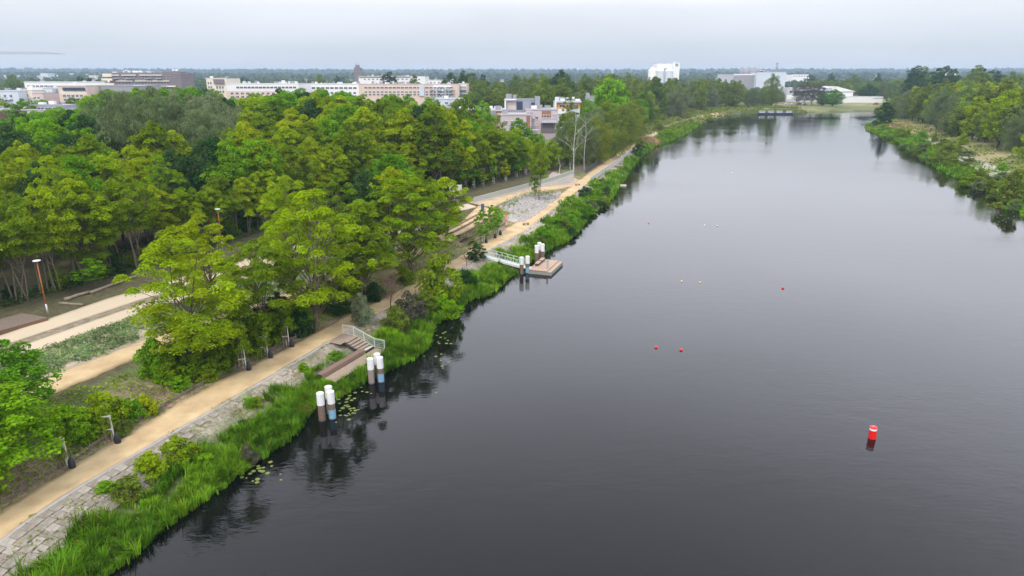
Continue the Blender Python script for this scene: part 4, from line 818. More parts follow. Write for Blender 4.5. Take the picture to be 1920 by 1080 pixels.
MESHM = mat('mesh_infill', (.42, .47, .44), .5, alpha=.45)
def railing(parent, pts, H_=1.08, name='railing', m=GALVP, infill=True, seg=None, origin=(0, 0, 0)):
    """a railing as one part with its posts, rails and mesh infill as sub-parts"""
    hr = MB().tube([Vector(p)+Vector((0, 0, H_)) for p in pts], .035, 6).build('handrail', m, parent)
    MB().tube([Vector(p)+Vector((0, 0, .1)) for p in pts], .028, 5).build('bottom_rail', m, parent)
    for p in pts: MB().box((p[0], p[1], p[2]+H_/2), (.06, .06, H_)).build('post', m, parent)
    if infill:
        for a, b in zip(pts, pts[1:]):
            a, b = Vector(a), Vector(b); L = (b-a).length; n = max(3, int(L/.14)); q = MB()
            for i in range(1, n): c = a.lerp(b, i/n); q.box((c.x, c.y, c.z+H_/2+.04), (.014, .014, H_-.16))
            for zz in (.35, .6, .85): q.tube([a+Vector((0, 0, zz*H_)), b+Vector((0, 0, zz*H_))], .008, 4, False)
            o = q.build('mesh_infill', m, parent); o['kind'] = 'stuff'
rail = [(8.85, 4.6, 1.9), (8.85, 3.1, 1.9), (8.85, 1.75, 1.42), (8.85, .35, .95), (8.85, -.95, .92)]
railing(dk, rail)

# pontoon with benches, reached by a gangway
pa = R(70.5); px0, py0 = 2.55, 102.6
pt = thing('pontoon', 'floating timber pontoon with lower boarding edge on its river side', 'pontoon', (px0, py0, 0), pa-R(90))
for i in range(15): MB().box((1.5, .22+i*.45, .62), (3.02, .43, .05)).build('plank', DECKB, pt)
MB().box((1.85, 3.35, .22), (3.75, 6.75, .5), 0).build('hull', mat('pontoon_grey', (.30, .30, .27), .8, noise=.3), pt)
MB().box((1.52, 3.35, .53), (3.0, 6.72, .12)).build('deck_frame', DECKR, pt)
for i in range(5): MB().box((3.38, .7+i*1.33, .505), (.68, 1.3, .05)).build('edge_board', DECKB, pt)
PM = Matrix.Translation((px0, py0, 0)) @ Matrix.Rotation(pa-R(90), 4, 'Z')
for i, (bx_, by_) in enumerate(((.62, 3.1), (.62, 5.2))):
    p = PM @ Vector((bx_, by_, .645)); o = thing('pontoon_bench', ('block bench on the pontoon, nearer the gangway foot', 'block bench on the pontoon, farther along its edge')[i], 'bench', p, pa-R(90), 'benches on the pontoon')
    for k in range(4): MB().box((-.24+.16*k, 0, .43), (.145, 1.7, .05)).build('slat', DECKB, o)
    MB().box((0, 0, .2), (.56, 1.6, .38)).build('base', DARKM if i else mat('bench_dark', (.12, .07, .06), .7), o)
p = PM @ Vector((2.55, 1.9, .645)); o = thing('notice_board', 'upright grey glass notice board on the pontoon edge', 'notice board', p, pa-R(90))
MB().box((0, 0, .72), (.03, .8, 1.3)).build('panel', mat('notice_glass', (.42, .42, .45), .3), o)
for sy in (-.4, .4): MB().box((0, sy, .7), (.06, .05, 1.4)).build('post', GALV, o)
ga, gb_ = Vector((*G(907, 480, 1.95), 1.95)), Vector((*G(982, 500, .72), .72)); gd = (gb_-ga); L = gd.xy.length; gz = math.atan2(gd.y, gd.x)
gw = thing('gangway', 'pale green steel gangway sloping from the bank to the pontoon', 'gangway', ga, gz)
MB().poly([(0, -.65, 0), (L, -.65, gd.z), (L, .65, gd.z), (0, .65, 0)]).build('walkway', mat('gangway_plate', (.62, .64, .66), .5, noise=.15), gw)
for sy in (-.68, .68):
    q = MB()
    for k in range(8): q.poly([(L*k/8, sy, gd.z*k/8-.18), (L*(k+1)/8, sy, gd.z*(k+1)/8-.18), (L*(k+1)/8, sy, gd.z*(k+1)/8+.08), (L*k/8, sy, gd.z*k/8+.08)])
    q.build('side_beam', WHITE, gw)
    pts = [(L*k/7, sy, gd.z*k/7) for k in range(8)]
    railing(gw, pts, 1.12, infill=False, m=mat('gangway_paint', (.52, .58, .50), .5))
    q = MB()
    for k in range(14): q.tube([(L*k/14, sy, gd.z*k/14+(.1 if k % 2 else 1.08)), (L*(k+1)/14, sy, gd.z*(k+1)/14+(1.08 if k % 2 else .1))], .016, 4, False)
    q.build('brace', mat('gangway_paint'), gw)
MB().box((gb_.x+.55, gb_.y-.25, .66), (1.3, 1.2, .05), rz=gz).build('landing_plate', WHITE, None)
tag(bpy.data.objects['landing_plate'], 'small white plate bridging gangway and pontoon', 'plate')

# buoys and floats
o = thing('channel_buoy', 'big red can buoy with a white band floating mid river', 'buoy', (31.0, 52.15, 0), R(20)); o.rotation_euler.y = R(-3)
MB().tube([(0, 0, -.4), (0, 0, .0), (0, 0, .82)], [.3, .32, .30], 24, False).build('body', REDP, o, smooth=True)
MB().tube([(0, 0, .82), (0, 0, 1.0)], .305, 24, False).build('white_band', WHITE, o, smooth=True)
MB().tube([(0, 0, 1.0), (0, 0, 1.08), (0, 0, 1.1)], [.30, .30, .26], 24).build('lid', REDP, o)
MB().tube([(-.1, 0, 1.1), (-.1, 0, 1.18), (.1, 0, 1.18), (.1, 0, 1.1)], .015, 5).build('lifting_eye', GALV, o)
def ball(name, px, py, m, label, rad=.13, grp=None):
    x, y = G(px, py); b = MB(); b.tube([(0, 0, rad*math.sin(a)) for a in np.linspace(-1.5, 1.5, 8)], [rad*1.15*math.cos(a) for a in np.linspace(-1.5, 1.5, 8)], 12)
    tag(b.build(name, m, None, (x, y, rad*.35), smooth=True), label, 'float', grp)
ball('marker_float', 1230, 652, REDP, 'small red float, the one nearest the reed bank', .16); ball('marker_float', 1277, 657, REDP, 'small red float just beside the first one', .16); ball('marker_float', 1468, 541, REDP, 'lone small red float farther out', .17)
ball('marker_float', 1278, 528, YEL, 'small yellow float of the pair in mid river', .13); ball('marker_float', 1312, 530, YEL, 'second small yellow float of the mid river pair', .12)
ball('marker_float', 1345, 424, YEL, 'distant orange-yellow float towards the boardwalk', .15); ball('marker_float', 1321, 423, WHITE, 'distant white float beside the orange-yellow one', .14); ball('marker_float', 1216, 419, REDP, 'tiny distant red float near the left bank', .12); ball('marker_float', 1372, 325, WHITE, 'white speck of a float, farthest of all', .2)

# gull over the reeds
x, y = G(893, 517, 1.6); o = thing('gull', 'white gull gliding over the reeds near the gangway', 'bird', (x, y, 1.6), R(60))
b = MB(); b.tube([(-.28, 0, .0), (-.18, 0, .0), (0, 0, .0), (.16, 0, .03), (.24, 0, .05), (.31, 0, .04)], [.02, .055, .075, .05, .04, .008], 8); b.build('body', WHITE, o, smooth=True)
for sy in (-1, 1): MB().poly([(.1, 0, .04), (.14, .28*sy, .12), (.02, .62*sy, .06), (-.05, .3*sy, .08), (-.08, 0, .04)]).build('wing', WHITE, o)
MB().poly([(-.24, -.03, 0), (-.4, -.07, 0), (-.4, .07, 0), (-.24, .03, 0)]).build('tail', WHITE, o)

# concrete slabs of the revetment, each one laid on the slope
rv = thing('slab_revetment', 'sloping revetment of interlocking grey concrete slabs below the riverside path', 'revetment', (0, 0, 0))
sm = []
for v in range(5):
    b = MB(); w0, l0 = .335, .375; j = random.Random(v); q = lambda: j.uniform(-.025, .025)
    base = [(-l0+q(), -w0+q()), (l0*.1, -w0+q()), (l0*.1+.02, -w0+.04), (l0+q(), -w0+.03+q()), (l0+q(), w0+q()), (-l0*.1, w0+q()), (-l0*.1, w0-.03), (-l0+q(), w0-.02+q())]
    n = len(base); b.v = [Vector((p[0], p[1], -.06)) for p in base]+[Vector((p[0]*.97, p[1]*.97, .04+q()*.4)) for p in base]
    b.f = [tuple(range(n, 2*n))]+[(i, (i+1) % n, n+(i+1) % n, n+i) for i in range(n)]; sm.append(b.mesh('slab', SLABM))
q = random.Random(4); cum = np.r_[0, np.cumsum(np.hypot(*(PC[1:]-PC[:-1]).T))]
cnt = 0
for s_ in np.arange(20, 62, .76):
    i = int(np.searchsorted(cum, s_)); c = PC[i]; d = dirv[i]; nn_ = -nrm[i]
    for j in range(6):
        off = PW[i]+.62+j*.68; xy = c+nn_*off+d*((j % 2)*.3+(s_-cum[i])); yy = xy[1]
        lim = 5 if yy < 43 else 4 if yy < 46 else 3 if yy < 48 else 2
        if j >= lim or yy < 31 or cnt > 230: continue
        if yy > 46.5 and q.random() < .72: continue
        if yy > 45 and j > 2 and q.random() < .5: continue
        z0, z1, z2 = hfun([xy, xy+nn_*.3, xy+d*.3])[0]
        nv = Vector((nn_[0]*.3, nn_[1]*.3, z1-z0)).normalized(); dv = Vector((d[0]*.3, d[1]*.3, z2-z0)).normalized(); up_ = dv.cross(nv) if dv.cross(nv).z > 0 else nv.cross(dv); nv = up_.cross(dv)
        o = link('slab', sm[q.randrange(5)], None, rv); omat(o, SLABV[q.randrange(5)]); M = Matrix((dv, nv, up_)).transposed().to_4x4(); M.translation = Vector((xy[0], xy[1], z0+.05+q.uniform(-.012, .018))); o.matrix_world = M @ Matrix.Rotation(q.uniform(-.05, .05), 4, 'Z') @ Matrix.Rotation(q.uniform(-.05, .05), 4, 'X'); cnt += 1

# woven brush fence along the inland side of the path
wf = thing('wattle_fence', 'low woven brushwood fence along the inland side of the riverside path', 'fence', (0, 0, 0)); woven = MB(); q = random.Random(8)
stm = MB().tube([(0, 0, -.2), (.02, 0, .3), (0, .02, .62)], [.035, .032, .022], 5).mesh('stake', LOGM); prev = None
for s_ in np.arange(33, 68, .8):
    i = int(np.searchsorted(cum, s_)); xy = PC[i]+nrm[i]*(PW[i]+.75+q.uniform(-.06, .06))+dirv[i]*(s_-cum[i]); z = H1(*xy)
    o = link('stake', stm, None, wf, (xy[0], xy[1], z), q.uniform(0, 6)); o.rotation_euler.x = q.uniform(-.12, .12); o.scale.z = q.uniform(.8, 1.15)
    if prev is not None:
        for k in range(6):
            j = lambda: q.uniform(-.06, .06); woven.tube([(prev[0]+j(), prev[1]+j(), prev[2]+.05+k*.055+j()*.4), ((prev[0]+xy[0])/2+j(), (prev[1]+xy[1])/2+j(), (prev[2]+z)/2+.05+k*.055+j()*.5), (xy[0]+j(), xy[1]+j(), z+.05+k*.055+j()*.4)], .025, 4, False)
    prev = (xy[0], xy[1], z)
o = woven.build('woven_branches', OLDW, wf); o['kind'] = 'stuff'

# logs, platform and lamps by the promenade
for (a, b_, rad, lb) in [((122, 564), (166, 550), .22, 'pale split log at the edge of the wood, next to the lamp post'), ((112, 570), (156, 573), .15, 'thin dark log lying across the bare soil by the lamp post'), ((170, 551), (235, 527), .2, 'long log edging the dry grass strip'), ((237, 525), (279, 512), .18, 'farthest log edging, running under the spreading locust')]:
    A_, B_ = G(*a, ZT), G(*b_, ZT); za, zb_ = H1(*A_), H1(*B_); b = MB(); n = 7
    b.tube([(A_[0]+(B_[0]-A_[0])*t+.08*math.sin(t*9), A_[1]+(B_[1]-A_[1])*t, za+(zb_-za)*t+rad*.8) for t in np.linspace(0, 1, n)], [rad*(1.1-.25*t+.08*math.sin(t*14)) for t in np.linspace(0, 1, n)], 9)
    tag(b.build('log', LOGM, smooth=True), lb, 'log')
A_, B_, C_ = [Vector((*G(*p, 3.55), 3.55)) for p in ((0, 621), (90, 596), (42, 588))]; A_ = A_+(A_-B_)*.6; D_ = A_+(C_-B_)
pf = thing('timber_platform', 'low weathered timber platform beside the paved promenade', 'platform', (0, 0, 0)); n = int((B_-A_).length/.38)
for i in range(n):
    p = A_.lerp(B_, (i+.04)/n); p2 = A_.lerp(B_, (i+.94)/n); e = (C_-B_); b = MB(); dz = Vector((0, 0, .06))
    b.v = [p, p2, p2+e, p+e]+[v+dz for v in (p, p2, p2+e, p+e)]; b.f = [(4, 5, 6, 7), (0, 1, 5, 4), (1, 2, 6, 5), (2, 3, 7, 6), (3, 0, 4, 7)]; b.build('plank', OLDW, pf)
b = MB(); q4 = [A_, B_, C_, D_]; lo_ = [Vector((v.x, v.y, 3.0)) for v in q4]; hi_ = [Vector((v.x, v.y, 3.54)) for v in q4]; b.v = lo_+hi_; b.f = [(0, 1, 5, 4), (1, 2, 6, 5), (2, 3, 7, 6), (3, 0, 4, 7)]; b.build('frame', mat('platform_frame', (.24, .13, .08), .85, noise=.3), pf)
def lamp(px, py, H_, label, m):
    x, y = G(px, py, ZT); z = H1(x, y); o = thing('lamp_post', label, 'lamp post', (x, y, z))
    MB().tube([(0, 0, -.1), (0, 0, 1.5)], .09, 10).build('base', GALV, o, smooth=True); MB().tube([(0, 0, 1.5), (0, 0, H_)], [.085, .055], 10).build('pole', m, o, smooth=True)
    MB().tube([(0, 0, H_-.05), (0, 0, H_), (0, 0, H_+.07), (0, 0, H_+.1)], [.1, .4, .4, .25], 20).build('lamp_head', mat('lamp_pale', (.6, .68, .75), .4), o)
lamp(91, 593, 6.6, 'rusty orange lamp post with flat disc head beside the promenade', ORNG); lamp(418, 470, 6.6, 'second disc-headed lamp half hidden before the wood', ORNG)

# ramp wall with railing, pillars, bin
rw = thing('ramp_wall', 'long pale concrete wall rising along the ramp with a railing on top', 'wall', (0, 0, 0)); Wp = resample(WALL, 15)
for i in range(14):
    a, c = Wp[i], Wp[i+1]; za, zc = H1(*a)-.3, H1(*c)-.3; ta, tc_ = 3.42+i*.03, 3.45+i*.03; d = (c-a)/np.linalg.norm(c-a); n_ = np.array([-d[1], d[0]])*.15; e = d*.01
    b = MB(); P4 = [a+e-n_, c-e-n_, c-e+n_, a+e+n_]; b.v = [Vector((p[0], p[1], (za, zc, zc, za)[k])) for k, p in enumerate(P4)]+[Vector((p[0], p[1], (ta, tc_, tc_, ta)[k])) for k, p in enumerate(P4)]
    b.f = [(4, 5, 6, 7), (0, 1, 5, 4), (1, 2, 6, 5), (2, 3, 7, 6), (3, 0, 4, 7)]; b.build('wall_panel', CONCL, rw)
    b = MB(); b.v = [Vector((a[0], a[1], ta+.06)), Vector((c[0], c[1], tc_+.06)), Vector((c[0], c[1], tc_+1.05)), Vector((a[0], a[1], ta+1.05))]; b.f = [(0, 1, 2, 3)]; o = b.build('glass_panel', GLASST, rw); md = o.modifiers.new('thick', 'SOLIDIFY'); md.thickness = .02
    MB().box((a[0], a[1], ta+.55), (.05, .05, 1.1)).build('post', GALV, rw)
MB().tube([(p[0], p[1], 4.52+i*.03) for i, p in enumerate(Wp)], .04, 6).build('handrail', GALVP, rw)
fr_ = thing('ramp_fence', 'fine wire fence with thin posts along the water side of the ramp', 'fence', (0, 0, 0)); Fp = resample([G(915, 388, 3.1), G(985, 370, 2.8), G(1030, 360, 2.4)], 15); fz = [H1(*p) for p in Fp]
for p, z in zip(Fp, fz): MB().box((p[0], p[1], z+.55), (.045, .045, 1.1)).build('post', GALV, fr_)
for k in (.15, .6, 1.1): MB().tube([(p[0], p[1], z+k) for p, z in zip(Fp, fz)], .012, 4, False).build('rail', GALV, fr_)
for i, px in enumerate((848, 861)):
    x, y = G(px, 370, ZT); o = thing('concrete_pillar', ('pale concrete slab pillar with a dark letter, nearer the promenade', 'second pale concrete slab pillar with dark lettering, nearer the ramp')[i], 'pillar', (x, y, ZT-.1), R(8))
    MB().box((0, 0, 1.45), (1.3, .5, 2.9)).build('slab', CONCL, o, bevel=.03)
    for k, (cx, w_, h_) in enumerate(((-.3, .08, .8), (.1, .08, .8), (.3, .3, .08)) if i == 0 else ((-.35, .08, .8), (0.05, .08, .8), (.22, .3, .08))): MB().box((cx, -.262, .9+(.36 if w_ > .2 else 0)), (w_, .02, h_)).build('letter_stroke', DARKM, o)
x, y = G(905, 395, ZT); o = thing('litter_bin', 'dark blue litter bin standing at the foot of the ramp', 'bin', (x, y, H1(x, y)), R(10))
MB().box((0, 0, .66), (.62, .5, 1.25)).build('body', BLUEP, o, bevel=.04); MB().box((0, 0, 1.33), (.68, .56, .08)).build('lid', mat('bin_lid', (.03, .07, .14), .5), o); MB().box((0, -.255, 1.02), (.36, .012, .14)).build('opening', DARKM, o)
def sleeper(name, cx, cy, cz, d, par, m=OLDW, rz=0): return MB().box((cx, cy, cz), d, rz=rz).build(name, m, par)
st = thing('stone_steps', 'flight of pale stone steps between ramp and riverside path', 'steps', (0, 0, 0)); T0, T1 = np.array(G(947, 399.5, 2.9)), np.array(G(976, 415, 1.95)); dd = T1-T0; ang = math.atan2(dd[1], dd[0])
for i in range(10): c = T0+dd*(i+.5)/10; MB().box((c[0], c[1], H1(*c)+.02), (np.linalg.norm(dd)/10*.62, 3.4, .22), rz=ang).build('step', CONCL, st)
ts_ = thing('seating_terrace', 'stepped seating terrace of dark timber beams on the slope below the ramp', 'terrace', (0, 0, 0))
for j in range(5):
    for k in range(8):
        sI = int(np.argmin(abs(PC[:, 1]-(111.5+k*2.5)))); c = PC[sI]+nrm[sI]*(PW[sI]+1.6+j*1.45); MB().box((c[0], c[1], H1(*c)+.12), (2.55, .32, .34), rz=math.atan2(dirv[sI][1], dirv[sI][0])).build('beam', OLDW if j % 2 else DECKR, ts_)
x, y = G(949, 432, 2.0); o = thing('striped_post', 'red and white striped post beside the seating terrace', 'post', (x, y, H1(x, y)))
for k in range(6): MB().tube([(0, 0, k*.55), (0, 0, k*.55+.55)], .075, 8).build('band', REDP if k % 2 else WHITE, o)
MB().box((0, -.08, 2.5), (.45, .03, .6)).build('sign_plate', mat('pink_sign', (.65, .3, .32), .5), o)
for (px, py, lb) in ((986, 422, 'small dark box standing alone on the riverside path'), (1083, 348, 'small dark bench block on the sand by the boardwalk')):
    x, y = G(px, py, ZP); o = thing('sitting_block', lb, 'bench', (x, y, ZP), R(30)); MB().box((0, 0, .36), (1.3, .45, .08)).build('seat_top', DECKR, o)
    for sx in (-.5, .5): MB().box((sx, 0, .17), (.12, .4, .32)).build('leg', DARKM, o)

# rubble bed and gravel patch
def rocks(name, poly, n, r0, r1, seed, label, m=ROCKM):
    r = np.random.default_rng(seed); a = np.array(poly); P = r.uniform(a.min(0), a.max(0), (n*3, 2)); P = P[inside(P, a)][:n]; z = hfun(P)[0]; V, F = [], []
    base = np.array([(-1, -1, -1), (1, -1, -1), (1, 1, -1), (-1, 1, -1), (-1, -1, 1), (1, -1, 1), (1, 1, 1), (-1, 1, 1)], float); Q = np.array([(4, 5, 6, 7), (0, 1, 5, 4), (1, 2, 6, 5), (2, 3, 7, 6), (3, 0, 4, 7)])
    for k, (p, zz) in enumerate(zip(P, z)):
        s_ = r.uniform(r0, r1)*np.array([1, r.uniform(.6, 1), r.uniform(.4, .8)]); v = base*s_*r.uniform(.7, 1.2, (8, 3)); an = r.uniform(0, 6.28); c, sn = math.cos(an), math.sin(an); v = v @ np.array([[c, sn, 0], [-sn, c, 0], [0, 0, 1]]); V.append(v+np.array([p[0], p[1], zz+s_[2]*.5])); F.append(Q+8*k)
    return tag(link(name, mesh_np(name, np.vstack(V), np.vstack(F)), m), label, None, None, 'stuff')
RB = [G(*p, 2.4) for p in [(932, 396), (965, 380), (1000, 368), (1052, 358), (1045, 368), (1008, 396), (985, 410), (975, 412), (952, 400)]]
rocks('rubble_bed', RB, 1500, .12, .34, 1, 'bed of pale rubble stones between ramp and path')
cover('rubble_bed_plants', np.random.default_rng(3).uniform((-6, 132), (13, 166), (5000, 2))[inside(np.random.default_rng(3).uniform((-6, 132), (13, 166), (5000, 2)), np.array([G(*p, 2.5) for p in [(928, 396), (960, 380), (1000, 364), (1050, 356), (1030, 364), (985, 378), (945, 396)]]))], .35, .1, .7, L_GRY, 'grey-green grasses along the top of the rubble bed', 19, 3)
ribbon('gravel_patch', [G(1035, 327, 2.6), G(1058, 332, 2.6), G(1085, 341, 2.2)], [G(1020, 347, 2.4), G(1050, 348, 2.2), G(1080, 343.5, 2.1)], mat('pink_gravel', (.45, .37, .34), .95, noise=.3, nscale=1.), dz=.07)
rocks('gravel_stones', [G(*p, 2.4) for p in [(1024, 346), (1037, 328), (1058, 333), (1082, 341), (1050, 347)]], 900, .07, .16, 2, 'loose pinkish stones on the gravel patch', mat('pink_stone', (.5, .42, .39), .9, noise=.3))
rocks('bank_stones', [G(*p, 1.2) for p in [(985, 440), (1030, 412), (1052, 432), (1000, 455), (975, 462)]], 260, .1, .3, 3, 'sandy scar with broken stones below the path', mat('scar_stone', (.55, .48, .4), .9, noise=.25))
ribbon('sand_scar', [G(980, 442, 1.7), G(1005, 424, 1.7), G(1035, 402, 1.7)], [G(992, 452, 1.2), G(1022, 436, 1.2), G(1045, 418, 1.2)], mat('scar_sand', (.5, .43, .34), .95, noise=.3), dz=.05, n=30)

ribbon('sand_spit', [G(1296, 226, 1.8), G(1318, 217, 1.8), G(1350, 211, 1.8)], [G(1308, 229, 1.2), G(1330, 220, 1.2), G(1362, 213, 1.2)], SAND, dz=.12, n=24, wob=1.2)
# boardwalk stretch: railing, timber landing, fence on the inland side
bw = thing('boardwalk', 'raised boardwalk stretch with pale mesh railing on the water side', 'boardwalk', (0, 0, 0))
Bp = resample([G(1107, 341, 1.95), G(1137, 320, 1.95), G(1166, 300, 1.95), G(1185, 283, 1.95)], 17)
railing(bw, [(p[0], p[1], 1.95) for p in Bp], 1.15, infill=False)
for a, c in zip(Bp, Bp[1:]):
    b = MB(); b.v = [Vector((a[0], a[1], 2.05)), Vector((c[0], c[1], 2.05)), Vector((c[0], c[1], 3.05)), Vector((a[0], a[1], 3.05))]; b.f = [(0, 1, 2, 3)]; o = b.build('panel', mat('panel_grey', (.46, .46, .45), .6), bw); md = o.modifiers.new('t', 'SOLIDIFY'); md.thickness = .02
    m_ = (a+c)/2; d = c-a; MB().box((m_[0], m_[1], 1.72), (np.linalg.norm(d), .18, .36), rz=math.atan2(d[1], d[0])).build('edge_beam', CONC, bw)
    MB().box((a[0], a[1], .6), (.22, .22, 2.2)).build('support_post', STEELB, bw)
x, y = G(1150, 323, .9); tl = thing('timber_landing', 'low timber landing with solid brown end wall under the boardwalk', 'landing stage', (x, y, 0), R(66))
for i in range(8): MB().box((-5+i*1.5, 0, .85), (1.46, 2.6, .1)).build('plank', DECKB, tl)
MB().box((5.8, 0, 1.55), (.3, 2.6, 1.5)).build('end_wall', DECKR, tl); MB().box((5.8, 0, 2.35), (.5, 2.7, .1)).build('coping', CONCL, tl)
for k in range(3): MB().box((-5+k*5, -1.1, .2), (.25, .25, 1.9)).build('support_post', STEELB, tl)
x, y = G(1160, 347, .2); o = thing('floating_raft', 'small pale raft floating off the boardwalk', 'raft', (x, y, 0), R(-8)); MB().box((0, 0, .12), (4.2, 1.6, .3)).build('hull', CONCL, o, bevel=.08); MB().box((0, 0, .29), (4.0, 1.45, .05)).build('deck', DECKB, o)
bf = thing('inland_fence', 'dark post fence on the inland side of the boardwalk under the willows', 'fence', (0, 0, 0))
s0 = int(np.argmin(abs(PC[:, 1]-200))); s1 = int(np.argmin(abs(PC[:, 1]-285)))
lp = None
for i in np.linspace(s0, s1, 30).astype(int):
    c = PC[i]+nrm[i]*(PW[i]+.7); z = H1(*c); MB().box((c[0], c[1], z+.8), (.12, .12, 1.6)).build('post', DARKM, bf)
    if lp is not None:
        b = MB(); b.v = [Vector((lp[0], lp[1], lp[2]+.1)), Vector((c[0], c[1], z+.1)), Vector((c[0], c[1], z+1.45)), Vector((lp[0], lp[1], lp[2]+1.45))]; b.f = [(0, 1, 2, 3)]; o = b.build('fence_panel', mat('fence_dark', (.05, .055, .06), .8), bf); md = o.modifiers.new('t', 'SOLIDIFY'); md.thickness = .03
    lp = (c[0], c[1], z)
# opposite bank stone path
SP = [[(1712, 252), (1735, 262), (1760, 275), (1788, 292)], [(1717, 250), (1741, 259), (1768, 271), (1800, 290)]]
ribbon('far_stone_path', [G(*p, 2) for p in SP[1]], [G(*p, 2) for p in SP[0]], CONC, dz=.15, n=30, wob=.3, seed=8)
fp_ = thing('far_slab_path', 'broken concrete slab path on the opposite bank beside the reeds', 'path', (0, 0, 0))
A_, B_ = resample([G(1798, 300, 2), G(1830, 315, 2), G(1882, 340, 2)], 13), resample([G(1812, 296, 2), G(1842, 310, 2), G(1893, 330, 2)], 13); q = random.Random(2)
for i in range(12):
    for j in range(2):
        c = (A_[i]+A_[i+1])/2*(1-(j+.5)/2)+(B_[i]+B_[i+1])/2*(j+.5)/2; d = A_[i+1]-A_[i]; w_ = np.linalg.norm(B_[i]-A_[i])/2; MB().box((c[0], c[1], H1(*c)+.2+q.uniform(-.06, .08)), (np.linalg.norm(d)*.94, w_*.94, .3), rz=math.atan2(d[1], d[0])+q.uniform(-.04, .04)).build('slab', SLABM if q.random() < .6 else CONC, fp_)

# cyclist on the ramp
x, y = G(1003, 362, 2.75); z = H1(x, y)+.07
o = thing('bicycle', 'dark bicycle ridden down the ramp', 'bicycle', (x, y, z), R(150))
for sx in (-.52, .52):
    b = MB(); b.tube([(sx+.34*math.cos(a), 0, .35+.34*math.sin(a)) for a in np.linspace(0, 2*math.pi, 21)], .022, 5, False); b.build('wheel', BAG, o)
b = MB(); [b.tube(p, .02, 5) for p in ([(-.52, 0, .35), (-.15, 0, .35), (-.28, 0, .85)], [(-.15, 0, .35), (.38, 0, .82)], [(-.24, 0, .72), (.36, 0, .78)], [(.52, 0, .35), (.38, 0, .95)], [(-.52, 0, .35), (-.26, 0, .72)])]; b.build('frame', DARKM, o)
MB().box((-.29, 0, .9), (.26, .14, .06)).build('saddle', BAG, o); MB().tube([(.3, -.28, 1.0), (.38, 0, .97), (.3, .28, 1.0)], .018, 5).build('handlebar', DARKM, o)
def skin(name, chains, m, parent):
    V, E_, Rr = [], [], []; key = {}
    for ch in chains:
        pv = None
        for p, r_ in ch:
            k_ = tuple(round(c, 3) for c in p)
            if k_ not in key: key[k_] = len(V); V.append(p); Rr.append(r_)
            if pv is not None: E_.append((pv, key[k_]))
            pv = key[k_]
    me = bpy.data.meshes.new(name); me.from_pydata(V, E_, []); ob = link(name, me, m, parent); ob.modifiers.new('skin', 'SKIN')
    for i, r_ in enumerate(Rr): me.skin_vertices[0].data[i].radius = (r_, r_)
    me.skin_vertices[0].data[0].use_root = True; sb = ob.modifiers.new('sub', 'SUBSURF'); sb.levels = sb.render_levels = 1; return ob
SKIN = mat('skin', (.55, .34, .25), .6); JACK = mat('navy_jacket', (.02, .025, .05), .8); TROU = mat('pink_trousers', (.45, .28, .3), .8)
o = thing('person', 'person in a dark jacket riding the bicycle on the ramp', 'person', (x, y, z), R(150))
hip = (-.26, 0, .98)
skin('body', [[(hip, .13), ((-.2, 0, 1.15), .14), ((-.08, 0, 1.38), .15), ((-.02, 0, 1.5), .09), ((.03, 0, 1.6), .055), ((.06, 0, 1.7), .1), ((.06, 0, 1.8), .09)], [((-.08, 0, 1.38), .15), ((-.06, .2, 1.42), .065), ((.1, .25, 1.2), .05), ((.3, .26, 1.04), .04), ((.36, .26, 1.02), .03)], [((-.08, 0, 1.38), .15), ((-.06, -.2, 1.42), .065), ((.1, -.25, 1.2), .05), ((.3, -.26, 1.04), .04), ((.36, -.26, 1.02), .03)],
 [(hip, .13), ((-.22, .12, .92), .1), ((.12, .13, .78), .075), ((-.08, .13, .4), .05), ((.04, .13, .3), .04)], [(hip, .13), ((-.22, -.12, .92), .1), ((.14, -.13, .9), .075), ((.0, -.13, .55), .05), ((.12, -.13, .47), .04)]], SKIN, o)
skin('jacket', [[((-.25, 0, 1.02), .15), ((-.2, 0, 1.16), .165), ((-.08, 0, 1.39), .175), ((-.03, 0, 1.5), .1)], [((-.08, 0, 1.39), .175), ((-.06, .21, 1.42), .08), ((.1, .25, 1.2), .065), ((.26, .26, 1.07), .05)], [((-.08, 0, 1.39), .175), ((-.06, -.21, 1.42), .08), ((.1, -.25, 1.2), .065), ((.26, -.26, 1.07), .05)]], JACK, o)
skin('trousers', [[((-.26, 0, .98), .15), ((-.22, .12, .92), .115), ((.12, .13, .78), .09), ((-.06, .13, .42), .065)], [((-.26, 0, .98), .15), ((-.22, -.12, .92), .115), ((.14, -.13, .9), .09), ((.02, -.13, .57), .065)]], TROU, o)
b = MB(); b.tube([(.04, 0, 1.66), (.03, 0, 1.76), (.04, 0, 1.86), (.05, 0, 1.92)], [.06, .115, .11, .03], 10); b.build('hair', BAG, o, smooth=True)

